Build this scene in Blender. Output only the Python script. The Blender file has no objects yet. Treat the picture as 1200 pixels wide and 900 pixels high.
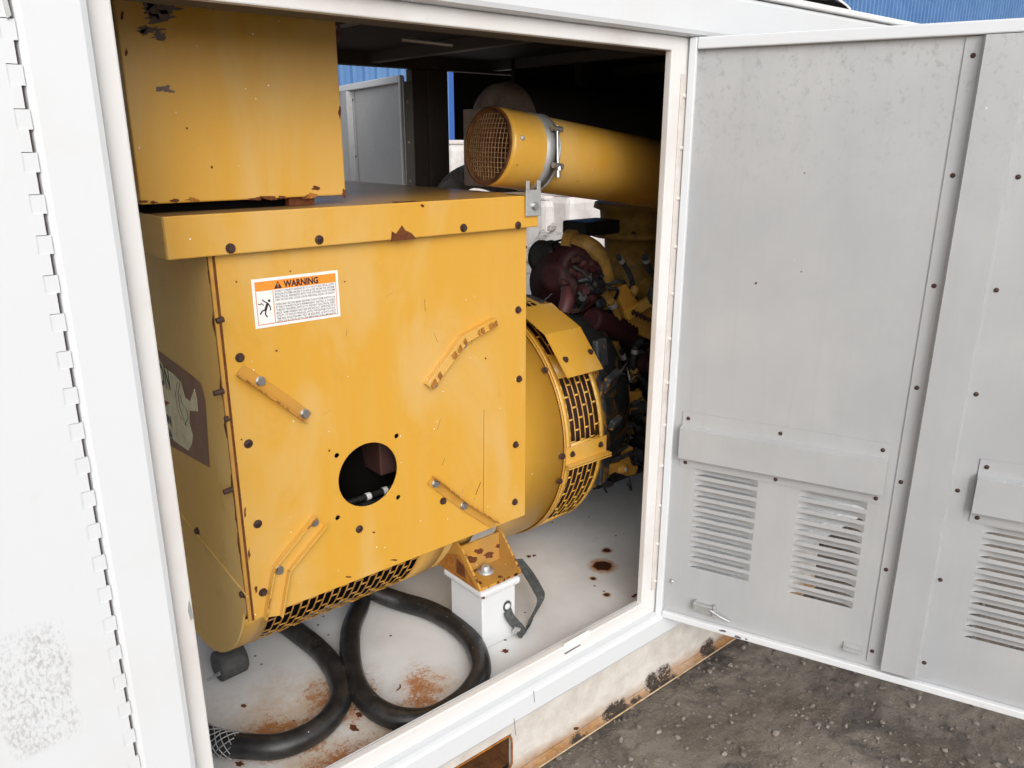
import bpy, bmesh, math, random
from math import *
from mathutils import Vector, Matrix, noise as MN
random.seed(7)
R = radians
SC = bpy.context.scene
COL = SC.collection
# ------------------------------------------------------------------ camera
H = 1.62                       # eye height above the ground
TH = atan(287/933.)            # pitch down
YAW = R(49.7)                  # the long wall runs 49.7 degrees to the right of the view
cd = bpy.data.cameras.new('camera'); cam = bpy.data.objects.new('camera', cd); COL.objects.link(cam)
cam.location = (0, 0, H); cam.rotation_euler = (pi/2 - TH, 0, YAW - pi/2)
cd.sensor_width = 36; cd.lens = 36*933/1200.; cd.clip_start = .02; cd.clip_end = 500
SC.camera = cam
SC.render.resolution_x = 1024; SC.render.resolution_y = 768
# ------------------------------------------------------------------ light: bright overcast
SUN_EL, SUN_AZ = R(31), R(208)          # azimuth measured from +y, clockwise; the light comes over the viewer's shoulder
w = bpy.data.worlds.new('World'); SC.world = w; w.use_nodes = True
nt = w.node_tree; nt.nodes.clear()
sky = nt.nodes.new('ShaderNodeTexSky'); sky.sky_type = 'NISHITA'; sky.sun_disc = False
sky.sun_elevation = SUN_EL; sky.sun_rotation = SUN_AZ; sky.air_density = 1.0; sky.dust_density = 4; sky.ozone_density = 1
hs = nt.nodes.new('ShaderNodeHueSaturation'); hs.inputs['Saturation'].default_value = .22
bg = nt.nodes.new('ShaderNodeBackground'); bg.inputs['Strength'].default_value = .15
wo = nt.nodes.new('ShaderNodeOutputWorld')
nt.links.new(sky.outputs[0], hs.inputs['Color']); nt.links.new(hs.outputs[0], bg.inputs[0]); nt.links.new(bg.outputs[0], wo.inputs[0])
sd = bpy.data.lights.new('sun', 'SUN'); sd.energy = 0.55; sd.angle = R(75); sd.color = (1, .97, .93)
so = bpy.data.objects.new('sun', sd); COL.objects.link(so)
sv = Vector((sin(SUN_AZ)*cos(SUN_EL), cos(SUN_AZ)*cos(SUN_EL), sin(SUN_EL)))
so.rotation_euler = sv.to_track_quat('Z', 'Y').to_euler()
SC.view_settings.view_transform = 'Standard'; SC.view_settings.look = 'None'
SC.view_settings.gamma = 1; SC.view_settings.exposure = 0.38
SC.render.engine = 'CYCLES'
# ------------------------------------------------------------------ survey: turns a photo pixel plus a known plane into a place
HX = Vector((cos(YAW), sin(YAW), 0)); RT = Vector((sin(YAW), -cos(YAW), 0))
FW = HX*cos(TH) - Vector((0, 0, sin(TH))); CU = HX*sin(TH) + Vector((0, 0, cos(TH)))
def ray(px, py): return FW*933 + RT*(px-600) - CU*(py-450)
def at(px, py, ax, val):       # val is a world coordinate
    r = ray(px, py); o = Vector((0, 0, H)); return o + r*((val - o[ax])/r[ax])
def Y(px, py, y): return at(px, py, 1, y)
def X(px, py, x): return at(px, py, 0, x)
def Z(px, py, z): return at(px, py, 2, z)
# ------------------------------------------------------------------ materials
MATS = {}
class NG:
    def __init__(s, name):
        s.m = bpy.data.materials.new(name); s.m.use_nodes = True; s.t = s.m.node_tree
        s.b = s.t.nodes['Principled BSDF']; s.tc = s.t.nodes.new('ShaderNodeTexCoord')
    def n(s, typ, **k):
        o = s.t.nodes.new(typ)
        for a, v in k.items(): setattr(o, a, v)
        return o
    def put(s, sock, v):
        if hasattr(v, 'is_output') or isinstance(v, bpy.types.NodeSocket): s.t.links.new(v, sock)
        else: sock.default_value = v
    def pos(s, sc=(1, 1, 1), loc=(0, 0, 0), rot=(0, 0, 0)):
        g = s.n('ShaderNodeNewGeometry'); mp = s.n('ShaderNodeMapping'); mp.inputs['Scale'].default_value = sc
        mp.inputs['Location'].default_value = loc; mp.inputs['Rotation'].default_value = rot
        s.t.links.new(g.outputs['Position'], mp.inputs['Vector']); return mp.outputs[0]
    def noise(s, scale=5, detail=6, rough=.6, vec=None, dist=0):
        o = s.n('ShaderNodeTexNoise'); o.inputs['Scale'].default_value = scale; o.inputs['Detail'].default_value = detail
        o.inputs['Roughness'].default_value = rough; o.inputs['Distortion'].default_value = dist
        s.t.links.new(vec if vec is not None else s.pos(), o.inputs['Vector']); return o.outputs['Fac']
    def vor(s, scale, vec=None):
        o = s.n('ShaderNodeTexVoronoi'); o.inputs['Scale'].default_value = scale
        s.t.links.new(vec if vec is not None else s.pos(), o.inputs['Vector']); return o.outputs['Distance'], o.outputs['Color']
    def ramp(s, v, a, b, lo=0., hi=1.):
        o = s.n('ShaderNodeMapRange'); s.put(o.inputs[0], v)
        for i, q in zip((1, 2, 3, 4), (a, b, lo, hi)): o.inputs[i].default_value = q
        return o.outputs[0]
    def math(s, op, a, b=0.):
        o = s.n('ShaderNodeMath', operation=op); s.put(o.inputs[0], a); s.put(o.inputs[1], b); return o.outputs[0]
    def mix(s, f, a, b):
        o = s.n('ShaderNodeMix', data_type='RGBA'); s.put(o.inputs[0], f); s.put(o.inputs[6], a); s.put(o.inputs[7], b); return o.outputs[2]
    def bump(s, h, strength=.3, dist=.002):
        o = s.n('ShaderNodeBump'); o.inputs['Strength'].default_value = strength; o.inputs['Distance'].default_value = dist
        s.put(o.inputs['Height'], h); s.t.links.new(o.outputs[0], s.b.inputs['Normal'])
    def spot(s, pts):          # sum of soft round masks at world points (x, y, z, r)
        acc = None
        g = s.n('ShaderNodeNewGeometry')
        for (x, y, z, r) in pts:
            d = s.n('ShaderNodeVectorMath', operation='DISTANCE'); s.t.links.new(g.outputs['Position'], d.inputs[0]); d.inputs[1].default_value = (x, y, z)
            v = s.ramp(d.outputs['Value'], 0, r, 1, 0)
            acc = v if acc is None else s.math('MAXIMUM', acc, v)
        return acc
    def done(s, col, rough=.5, metal=0., spec=.5):
        s.put(s.b.inputs['Base Color'], col); s.put(s.b.inputs['Roughness'], rough); s.put(s.b.inputs['Metallic'], metal)
        s.b.inputs['Specular IOR Level'].default_value = spec
        MATS[s.m.name] = s.m; return s.m
def c(r, g, b): return (r, g, b, 1)
def specks(g, density=.10, scale=26, size=.06):
    d, k = g.vor(scale)
    sx = g.n('ShaderNodeSeparateColor'); g.t.links.new(k, sx.inputs[0])
    cl = g.noise(2.2, 3)
    pick = g.math('LESS_THAN', sx.outputs[0], density)
    cl = g.ramp(cl, .40, .48)
    return g.math('MULTIPLY', g.math('MULTIPLY', g.math('LESS_THAN', d, size), pick), cl)
def yellow(name, a=c(.60, .318, .040), b=c(.60, .385, .13), dirt=.16, rough=.30):
    g = NG(name)
    f = g.ramp(g.noise(3.4, 8, .6, g.pos((1.3, 1.3, .5)), dist=.5), .46, .60)
    st = g.ramp(g.noise(9, 5, .6, g.pos((1.6, 1.6, .12))), .46, .72)
    m = g.math('MINIMUM', g.math('ADD', g.math('MULTIPLY', f, .6), g.math('MULTIPLY', st, .22)), 1.)
    col = g.mix(m, a, b)
    dk = g.math('MULTIPLY', g.ramp(g.noise(14, 8, .7), .56, .8), dirt)
    col = g.mix(dk, col, c(.33, .15, .03))
    # small rust pits
    d, k = g.vor(19); sx = g.n('ShaderNodeSeparateColor'); g.t.links.new(k, sx.inputs[0])
    pit = g.math('MULTIPLY', g.math('LESS_THAN', d, .05), g.math('LESS_THAN', sx.outputs[1], .09))
    col = g.mix(pit, col, c(.10, .03, .012))
    col = g.mix(specks(g, .4, 38, .06), col, c(.85, .84, .8))
    g.bump(g.noise(60, 4), .06, .002)
    return g.done(col, g.ramp(m, 0, 1, rough, rough+.16))
yellow('yellow_paint')
yellow('yellow_paint_dusty', c(.66, .40, .10), c(.66, .46, .18), .45, .5)  # dusty coat, made yellower to offset the shade on the left side
yellow('yellow_paint_grimy', c(.50, .25, .035), c(.34, .19, .06), 1.0, .5)
def peeled():
    g = NG('peeled_paint')
    col = g.mix(g.ramp(g.noise(24, 8, .7), .35, .7), c(.018, .020, .024), c(.075, .08, .085))
    m = g.ramp(g.noise(11, 6, .6, g.pos(loc=(2, 5, 1)), dist=1.2), .545, .575)
    col = g.mix(m, col, g.mix(g.noise(30, 5), c(.42, .21, .03), c(.20, .09, .02)))
    g.bump(g.math('ADD', g.noise(45, 8), m), .6, .004)
    g.done(col, .55)
peeled()
def lid_top():
    g = NG('lid_top_paint')
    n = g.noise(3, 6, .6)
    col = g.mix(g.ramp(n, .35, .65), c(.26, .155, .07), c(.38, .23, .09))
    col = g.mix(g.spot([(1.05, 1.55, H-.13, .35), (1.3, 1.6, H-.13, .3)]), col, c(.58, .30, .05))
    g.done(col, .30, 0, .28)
lid_top()
def white_paint(name, base=c(.63, .65, .675), grime=.25, gcol=c(.55, .50, .44), rough=.38, pts=None):
    g = NG(name)
    n = g.ramp(g.noise(3.2, 8, .65), .5, .8)
    col = g.mix(g.math('MULTIPLY', n, grime), base, gcol)
    n2 = g.ramp(g.noise(22, 8, .7, g.pos((1, 1, .4))), .62, .78)
    col = g.mix(g.math('MULTIPLY', n2, grime*.9), col, gcol)
    if pts:
        sc = g.ramp(g.math('ADD', g.math('MULTIPLY', g.noise(190, 4, .7, g.pos((1, 1, .5))), .75), g.math('MULTIPLY', g.noise(20, 4), .3)), .50, .64)
        bx = pts
        p = g.n('ShaderNodeNewGeometry'); sp = g.n('ShaderNodeSeparateXYZ'); g.t.links.new(p.outputs[0], sp.inputs[0])
        wob = g.math('MULTIPLY', g.math('SUBTRACT', g.noise(14, 3), .5), .05)
        mx = g.math('MULTIPLY', g.ramp(g.math('ADD', sp.outputs[0], wob), bx[0], bx[0]+.012), g.ramp(g.math('ADD', sp.outputs[0], wob), bx[1]-.01, bx[1], 1, 0))
        mz = g.math('MULTIPLY', g.ramp(g.math('ADD', sp.outputs[2], wob), bx[2], bx[2]+.02), g.ramp(g.math('ADD', sp.outputs[2], wob), bx[3]-.03, bx[3], 1, 0))
        col = g.mix(g.math('MULTIPLY', g.math('MULTIPLY', mx, mz), g.math('MULTIPLY', sc, .6)), col, c(.30, .30, .29))
    g.bump(g.noise(40, 5), .08, .002)
    return g.done(col, rough)
white_paint('white_paint')
white_paint('white_paint_scuffed', pts=(.055, .165, H-.93, H-.70))
white_paint('flange_paint', c(.665, .655, .645), .45, c(.48, .38, .33))
white_paint('roof_paint', c(.74, .75, .76), .2)
def skid_paint():
    g = NG('skid_paint')
    p = g.n('ShaderNodeNewGeometry'); sp = g.n('ShaderNodeSeparateXYZ'); g.t.links.new(p.outputs[0], sp.inputs[0])
    n = g.noise(6, 9, .7)
    col = g.mix(g.ramp(g.noise(18, 9, .7), .4, .75), c(.60, .57, .53), c(.42, .38, .34))
    low = g.ramp(sp.outputs[2], .024, .10, 1, 0)
    col = g.mix(g.ramp(g.math('ADD', g.math('MULTIPLY', low, .62), g.math('MULTIPLY', g.noise(5, 9, .7, g.pos((1, 1, 3))), .6)), .58, .95), col, g.mix(g.ramp(g.noise(35, 9, .75), .4, .7), c(.36, .19, .065), c(.17, .075, .025)))
    blk = g.math('MULTIPLY', g.spot([(1.70, 1.28, .020, .07), (1.66, 1.28, .035, .055), (1.50, 1.28, .012, .055), (1.47, 1.28, .02, .05), (1.93, 1.28, .03, .05), (1.33, 1.27, .0, .05), (1.57, 1.28, .0, .04)]), g.ramp(g.math('ADD', g.math('MULTIPLY', g.noise(25, 5, .7, dist=.8), .5), g.math('MULTIPLY', g.noise(140, 8, .85), .55)), .42, .56))
    col = g.mix(g.ramp(blk, .12, .3), col, c(.035, .025, .018))
    g.bump(g.noise(30, 8), .35, .004)
    g.done(col, .7)
skid_paint()
def floor_paint():
    g = NG('floor_paint')
    col = g.mix(g.ramp(g.noise(4, 8, .6), .35, .8), c(.76, .76, .755), c(.58, .565, .545))
    fz = H-1.352
    pts = [(.76, 1.60, fz, .20), (.70, 1.58, fz, .22), (.60, 1.58, fz, .28), (.95, 1.46, fz, .15), (.62, 1.40, fz, .25), (.78, 1.40, fz, .22), (1.52, 1.86, fz, .10), (1.4, 1.75, fz, .1)]
    light = g.ramp(g.math('ADD', g.math('MULTIPLY', g.spot(pts), .30), g.math('ADD', g.math('MULTIPLY', g.noise(8, 6, .7), .4), g.math('MULTIPLY', g.noise(70, 8, .8), .42))), .50, .70)
    col = g.mix(g.math('MULTIPLY', light, .6), col, c(.56, .36, .17))
    core = g.spot([(.77, 1.58, fz, .16), (.74, 1.53, fz, .13), (.945, 1.47, fz, .12), (.91, 1.43, fz, .09), (.62, 1.50, fz, .13), (1.53, 1.87, fz, .06), (.66, 1.35, fz, .16), (.56, 1.56, fz, .14), (.83, 1.42, fz, .10)])
    gr = g.math('MULTIPLY', g.ramp(g.math('ADD', g.math('MULTIPLY', core, .17), g.math('ADD', g.math('MULTIPLY', g.noise(120, 12, .88, dist=.6), .6), g.math('MULTIPLY', g.noise(17, 5, .7, dist=.8), .35))), .555, .615), g.ramp(core, .02, .45, 0, .9))
    col = g.mix(gr, col, c(.42, .15, .03))
    dark = g.ramp(g.math('ADD', g.math('MULTIPLY', core, .2), g.math('MULTIPLY', g.noise(120, 10, .85, g.pos(loc=(4, 2, 0))), .8)), .60, .66)
    col = g.mix(dark, col, c(.12, .045, .02))
    hp_ = [(Z(px, py, fz), r) for px, py, r in ((706, 663, .044), (711, 645, .019), (695, 678, .012), (711, 697, .013))]
    hole = g.ramp(g.math('ADD', g.spot([(p.x, p.y, fz, r) for p, r in hp_]), g.math('MULTIPLY', g.noise(60, 6), .5)), .52, .62)
    ring = g.ramp(g.math('ADD', g.spot([(p.x, p.y, fz, r*1.7) for p, r in hp_]), g.math('MULTIPLY', g.noise(60, 6), .5)), .50, .85)
    col = g.mix(ring, col, c(.40, .17, .05)); col = g.mix(hole, col, c(.05, .018, .010))
    sm = g.vor(30); sx = g.n('ShaderNodeSeparateColor'); g.t.links.new(sm[1], sx.inputs[0])
    col = g.mix(g.math('MULTIPLY', g.math('LESS_THAN', sm[0], .12), g.math('LESS_THAN', sx.outputs[0], .14)), col, c(.14, .07, .04))
    g.bump(g.math('ADD', gr, g.noise(30, 6)), .2, .002)
    g.done(col, .42)
floor_paint()
def door_skin():
    g = NG('door_inner_paint')
    col = g.mix(g.ramp(g.noise(2.5, 7, .6), .35, .7), c(.385, .395, .41), c(.455, .457, .458))
    col = g.mix(g.math('MULTIPLY', g.ramp(g.noise(8, 8, .7, g.pos((3, 3, .25))), .5, .8), .35), col, c(.33, .33, .32))
    p = g.n('ShaderNodeNewGeometry'); sp = g.n('ShaderNodeSeparateXYZ'); g.t.links.new(p.outputs[0], sp.inputs[0])
    top = g.ramp(sp.outputs[2], H-.22, H+.18)
    mott = g.ramp(g.noise(62, 7, .7, g.pos((1, 1, .8), rot=(.3, .2, 0))), .54, .64)
    col = g.mix(g.math('MULTIPLY', g.math('MULTIPLY', mott, top), .5), col, c(.25, .255, .26))
    d, k = g.vor(13); sx = g.n('ShaderNodeSeparateColor'); g.t.links.new(k, sx.inputs[0])
    col = g.mix(g.math('MULTIPLY', g.math('LESS_THAN', d, .03), g.math('LESS_THAN', sx.outputs[0], .10)), col, c(.16, .13, .12))
    col = g.mix(specks(g, .15, 30, .05), col, c(.8, .8, .8))
    g.bump(g.noise(3, 3), .25, .02)
    g.done(col, .42, .1)
door_skin()
def flat(name, col, rough=.5, metal=0., var=.0, vs=20, col2=None, spec=.5, bump=0):
    g = NG(name)
    cc = col
    if var: cc = g.mix(g.math('MULTIPLY', g.ramp(g.noise(vs, 8, .7), .4, .7), var), col, col2 or c(.3, .1, .03))
    if bump: g.bump(g.noise(vs*2, 6), bump, .003)
    return g.done(cc, rough, metal, spec)
flat('rust', c(.10, .030, .013), .85, 0, .8, 60, c(.20, .075, .022), .2, .5)
flat('skid_edge', c(.52, .40, .26), .7, 0, .9, 25, c(.28, .13, .05))
flat('wire_brown', c(.34, .21, .09), .55, 0, .6, 60, c(.07, .03, .015))
flat('rust_brown', c(.17, .07, .025), .9, 0, .9, 30, c(.05, .022, .012), .2, .8)
flat('rust_orange', c(.40, .17, .03), .85, 0, .9, 70, c(.12, .035, .015), .2, .5)
flat('bolt_dark', c(.040, .017, .012), .7, .0, .6, 90, c(.075, .028, .014))
flat('steel', c(.46, .46, .46), .33, .85, .35, 60, c(.18, .15, .12))
flat('galvanised', c(.50, .51, .51), .42, .55, .5, 45, c(.34, .34, .34))
def rubber():
    g = NG('black_rubber')
    col = g.mix(g.math('MULTIPLY', g.ramp(g.noise(16, 8, .7), .45, .8), .6), c(.012, .012, .013), c(.075, .065, .055))
    col = g.mix(specks(g, .6, 60, .07), col, c(.6, .6, .58))
    g.bump(g.noise(120, 5), .12, .001); g.done(col, g.ramp(g.noise(10, 6), .3, .7, .22, .5))
rubber()
flat('old_rubber', c(.04, .042, .046), .7, 0, .5, 40, c(.13, .125, .12))
flat('dark_void', c(.004, .0035, .003), .95, spec=.05)  # near-black standing for the shade inside gaps and dark openings
flat('winding', c(.05, .014, .009), .7, 0, .7, 25, c(.012, .008, .007))
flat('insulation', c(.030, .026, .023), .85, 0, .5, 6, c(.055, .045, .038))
flat('post_shade', c(.075, .062, .052), .7, 0, .5, 6, c(.05, .04, .035))  # dark brown stands for the shade on the backlit far posts
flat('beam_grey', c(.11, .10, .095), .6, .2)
flat('label_white', c(.80, .79, .78), .35, 0, .25, 40, c(.6, .58, .55))
flat('label_orange', c(.85, .27, .03), .4)
flat('label_line', c(.62, .20, .08), .4)
flat('ink', c(.03, .015, .02), .5)
flat('chip_grey', c(.17, .12, .10), .8, 0, .7, 60, c(.07, .05, .045))
flat('ink_grey', c(.12, .11, .13), .6)
flat('label_cream', c(.78, .72, .48), .55, 0, .5, 30, c(.35, .28, .16))
flat('label_ghost', c(.22, .12, .08), .6, 0, .6, 20, c(.32, .2, .11))
flat('label_red', c(.32, .05, .03), .5)
flat('label_green', c(.04, .055, .05), .5)
flat('engine_black', c(.010, .010, .011), .5, .1, .8, 25, c(.032, .030, .032), .25, .6)
flat('engine_slate', c(.022, .025, .030), .5, .1, .9, 26, c(.075, .078, .085), .25, .7)
flat('maroon', c(.045, .011, .013), .6, 0, .8, 18, c(.006, .004, .004), .25, .3)
flat('maroon_pink', c(.06, .014, .018), .6, 0, .6, 20, c(.06, .015, .015))
flat('engine_tan', c(.34, .195, .045), .5, 0, .8, 14, c(.05, .03, .012), .25, .3)
flat('silencer_brown', c(.36, .27, .22), .7, .1, .7, 8, c(.05, .035, .03))
flat('braid_grey', c(.33, .32, .32), .6, .4, .6, 60, c(.1, .1, .1))
flat('hinge_leaf', c(.64, .60, .57), .45, .1, .6, 24, c(.47, .41, .37))
flat('gap_dark', c(.09, .06, .06), .8)
flat('strap', c(.045, .05, .05), .75, 0, .5, 80, c(.17, .18, .17), .3, .4)
def blue_metal():
    g = NG('blue_cladding')
    col = g.mix(g.ramp(g.noise(1.2, 6, .6), .35, .7), c(.085, .19, .39), c(.12, .24, .45))
    g.done(col, .5)
blue_metal()
flat('blue_trim', c(.03, .10, .36), .5)
flat('concrete', c(.55, .52, .49), .85, 0, .6, 7, c(.68, .66, .63), .3, .5)
flat('white_block', c(.68, .65, .63), .7, 0, .8, 4, c(.40, .36, .34), .3, .3)
def dirt():
    g = NG('dirt')
    col = g.mix(g.ramp(g.noise(2.3, 9, .62), .38, .60), c(.135, .108, .085), c(.27, .23, .19))
    dk = g.ramp(g.noise(4.2, 8, .68, g.pos(loc=(3, 1, 0)), dist=.5), .52, .62)
    col = g.mix(g.math('MULTIPLY', dk, .9), col, c(.075, .062, .056))
    col = g.mix(g.ramp(g.noise(90, 10, .8), .5, .75), col, c(.29, .25, .21))
    col = g.mix(g.ramp(g.noise(140, 10, .85, g.pos(loc=(7, 0, 0))), .55, .72), col, c(.045, .038, .033))
    h = g.math('ADD', g.math('MULTIPLY', g.noise(16, 12, .72), 1.0), g.math('MULTIPLY', g.noise(85, 8, .75), .45))
    g.bump(h, .9, .018)
    g.done(col, g.ramp(dk, 0, 1, .85, .5), 0, .35)
dirt()
flat('pebble', c(.20, .17, .14), .85, 0, .8, 9, c(.30, .27, .245), .3, .4)
flat('pebble_dark', c(.15, .13, .115), .8, 0, .8, 9, c(.22, .2, .18), .3, .4)
# ------------------------------------------------------------------ object helpers
ORG = {}
def thing(name, label, cat, loc=(0, 0, 0), group=None):
    o = bpy.data.objects.new(name, None); COL.objects.link(o); o.location = loc; ORG[o] = Vector(loc)
    o.empty_display_size = .1; o['label'] = label; o['category'] = cat
    if group: o['group'] = group
    return o
class MB:
    def __init__(s): s.v = []; s.f = []; s.sm = []; s.weld = False
    def add(s, vs, fs, smooth=False):
        n = len(s.v); s.v += [tuple(v) for v in vs]; s.f += [tuple(i+n for i in f) for f in fs]; s.sm += [smooth]*len(fs); return s
    def box(s, x0, x1, y0, y1, z0, z1, M=None):
        vs = [Vector((x, y, z)) for z in (z0, z1) for y in (y0, y1) for x in (x0, x1)]
        if M is not None: vs = [M @ v for v in vs]
        return s.add(vs, [(0, 2, 3, 1), (4, 5, 7, 6), (0, 1, 5, 4), (2, 6, 7, 3), (0, 4, 6, 2), (1, 3, 7, 5)])
    def prism(s, poly, ext, smooth=False):      # poly: 3D points, ext: extrusion vector
        n = len(poly); ext = Vector(ext); a = [Vector(p) for p in poly]
        return s.add(a+[p+ext for p in a], [tuple(range(n))[::-1], tuple(range(n, 2*n))] + [(i, (i+1) % n, (i+1) % n+n, i+n) for i in range(n)], smooth)
    def tube(s, pts, r, n=12, cap=True, sq=1.0):
        pts = [Vector(p) for p in pts]; rs = r if isinstance(r, (list, tuple)) else [r]*len(pts)
        t0 = (pts[1]-pts[0]).normalized(); up = Vector((0, 0, 1)) if abs(t0.z) < .9 else Vector((1, 0, 0))
        u = t0.cross(up).normalized(); rings = []
        for i, p in enumerate(pts):
            t = (pts[min(i+1, len(pts)-1)]-pts[max(i-1, 0)]).normalized()
            u = (u - t*u.dot(t)).normalized(); w_ = t.cross(u)
            rings.append([p + (u*cos(2*pi*k/n) + w_*sin(2*pi*k/n)*sq)*rs[i] for k in range(n)])
        vs = [v for q in rings for v in q]; fs = []
        for i in range(len(pts)-1):
            for k in range(n): fs.append((i*n+k, i*n+(k+1) % n, (i+1)*n+(k+1) % n, (i+1)*n+k))
        s.add(vs, fs, True)
        if cap:
            s.add(rings[0], [tuple(range(n))[::-1]]); s.add(rings[-1], [tuple(range(n))])
        return s
    def lathe(s, prof, o, ax, n=32, cap=True):   # prof: (t along axis, radius)
        o = Vector(o); ax = Vector(ax).normalized()
        return s.tube([o+ax*(t+1e-6*i) for i, (t, r) in enumerate(prof)], [max(r, 1e-4) for t, r in prof], n, cap)
    def ball(s, ce, rx, ry=None, rz=None, n=14, jag=0, M=None, sm=None):
        ry = ry or rx; rz = rz or rx; ce = Vector(ce); vs = []; fs = []; m = n//2
        for i in range(m+1):
            for k in range(n):
                j = 1+random.uniform(-jag, jag)
                d = Vector((rx*sin(pi*i/m)*cos(2*pi*k/n)*j, ry*sin(pi*i/m)*sin(2*pi*k/n)*j, rz*cos(pi*i/m)*j))
                vs.append(ce + (M @ d if M is not None else d))
        for i in range(m):
            for k in range(n): fs.append((i*n+k, (i+1)*n+k, (i+1)*n+(k+1) % n, i*n+(k+1) % n))
        return s.add(vs, fs, (not jag) if sm is None else sm)
    def mesh(s, name, m, off=Vector((0, 0, 0))):
        me = bpy.data.meshes.new(name); me.from_pydata([Vector(v)-off for v in s.v], [], s.f)
        for p, q in zip(me.polygons, s.sm): p.use_smooth = q
        me.materials.append(MATS[m]); 
        bm = bmesh.new(); bm.from_mesh(me)
        if s.weld: bmesh.ops.remove_doubles(bm, verts=bm.verts, dist=1e-5)
        bmesh.ops.recalc_face_normals(bm, faces=bm.faces); bm.to_mesh(me); bm.free()
        return me
def part(name, mb, m, parent, bevel=0, label=None, solid=0, kind=None, keep=False):
    off = ORG[parent] if parent else Vector((0, 0, 0))
    me = mb if isinstance(mb, bpy.types.Mesh) else mb.mesh(name, m, off)
    o = bpy.data.objects.new(name, me); COL.objects.link(o); o.parent = parent; ORG[o] = off.copy()
    if bevel:
        b = o.modifiers.new('bevel', 'BEVEL'); b.width = bevel; b.segments = 2; b.limit_method = 'ANGLE'; b.angle_limit = R(40); b.harden_normals = False
    if solid:
        q = o.modifiers.new('solid', 'SOLIDIFY'); q.thickness = abs(solid); q.offset = -1 if solid > 0 else 1
    if label: o['label'] = label
    if kind: o['kind'] = kind
    return o
def top(name, mb, m, label, cat, group=None, **k):
    o = part(name, mb, m, None, **k); o['label'] = label; o['category'] = cat
    if group: o['group'] = group
    return o
def struct(name, mb, m, **k): return part(name, mb, m, None, kind='structure', **k)
def inst(name, me, parent, loc, rot=None):
    o = bpy.data.objects.new(name, me); COL.objects.link(o); o.parent = parent
    o.location = Vector(loc)-ORG[parent]; ORG[o] = Vector(loc)
    if rot is not None: o.rotation_euler = rot.to_euler() if isinstance(rot, Matrix) else rot
    return o
def plate(poly, holes, O, U, V, th, smooth=False):   # flat sheet with holes; th: extrusion vector
    O, U, V, th = Vector(O), Vector(U), Vector(V), Vector(th)
    bm = bmesh.new()
    for loop in [poly]+holes:
        vs = [bm.verts.new(O+U*a+V*b) for a, b in loop]
        for i in range(len(vs)): bm.edges.new((vs[i], vs[(i+1) % len(vs)]))
    bmesh.ops.triangle_fill(bm, use_beauty=True, edges=bm.edges[:])
    # drop faces inside holes
    bm.verts.ensure_lookup_table()
    def inside(p, lp):
        k = False
        for i in range(len(lp)):
            (x1, y1), (x2, y2) = lp[i], lp[i-1]
            if (y1 > p[1]) != (y2 > p[1]) and p[0] < (x2-x1)*(p[1]-y1)/(y2-y1)+x1: k = not k
        return k
    kill = []
    for f in bm.faces:
        q = f.calc_center_median()-O; p = (q.dot(U), q.dot(V))
        if any(inside(p, h) for h in holes): kill.append(f)
    if kill: bmesh.ops.delete(bm, geom=kill, context='FACES_ONLY')
    r = bmesh.ops.extrude_face_region(bm, geom=bm.faces[:])
    bmesh.ops.translate(bm, verts=[e for e in r['geom'] if isinstance(e, bmesh.types.BMVert)], vec=th)
    mb = MB(); bm.verts.index_update(); mb.add([v.co.copy() for v in bm.verts], [[v.index for v in f.verts] for f in bm.faces])
    bm.free(); return mb
def circle(cx, cy, r, n=40, rx=None): return [(cx+(rx or r)*cos(2*pi*i/n), cy+r*sin(2*pi*i/n)) for i in range(n)]
def catmull(pts, k=8):
    pts = [Vector(p) for p in pts]; P = [pts[0]*2-pts[1]]+pts+[pts[-1]*2-pts[-2]]; out = []
    for i in range(1, len(P)-2):
        for j in range(k):
            t = j/k; a, b, d, e = P[i-1], P[i], P[i+1], P[i+2]
            out.append(.5*((2*b)+(d-a)*t+(2*a-5*b+4*d-e)*t*t+(3*b-a-3*d+e)*t**3))
    return out+[pts[-1]]
def blob(parent, px, py, rx, ry, y=None, z=None, x=None, m='rust', name='rust_patch', rot=0, th=.0007, n=13, jag=.42):
    """an irregular flake: a thin raised scab of rust lying on a known plane"""
    pts = []
    for k in range(n):
        a = 2*pi*k/n; j = 1+random.uniform(-jag, jag); dx, dy = rx*cos(a)*j, ry*sin(a)*j
        qx, qy = px+dx*cos(rot)-dy*sin(rot), py+dx*sin(rot)+dy*cos(rot)
        pts.append(Y(qx, qy, y) if y is not None else (Z(qx, qy, z) if z is not None else X(qx, qy, x)))
    e = (0, -th, 0) if y is not None else ((0, 0, th) if z is not None else (-th, 0, 0))
    return part(name, MB().prism(pts, e), m, parent)
def text_mesh(txt, size, m, O, U, V, lift, name='lettering', parent=None, bold=0., width=None, sx=1.0):
    cu = bpy.data.curves.new('lettering', 'FONT'); cu.body = txt; cu.size = size; cu.offset = bold; cu.resolution_u = 2
    o = bpy.data.objects.new('lettering_source', cu); COL.objects.link(o)
    dg = bpy.context.evaluated_depsgraph_get(); me = bpy.data.meshes.new_from_object(o.evaluated_get(dg))
    bpy.data.objects.remove(o); bpy.data.curves.remove(cu)
    xs = [v.co.x for v in me.vertices]; x0, x1 = min(xs), max(xs)
    k = (width/(x1-x0)) if width else sx
    O, U, V = Vector(O), Vector(U), Vector(V); N = U.cross(V)
    for v in me.vertices: v.co = O+U*((v.co.x-x0)*k)+V*v.co.y+N*lift-ORG[parent]
    me.materials.clear(); me.materials.append(MATS[m])
    return part(name, me, m, parent)
YN = Vector((0, -1, 0))
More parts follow.
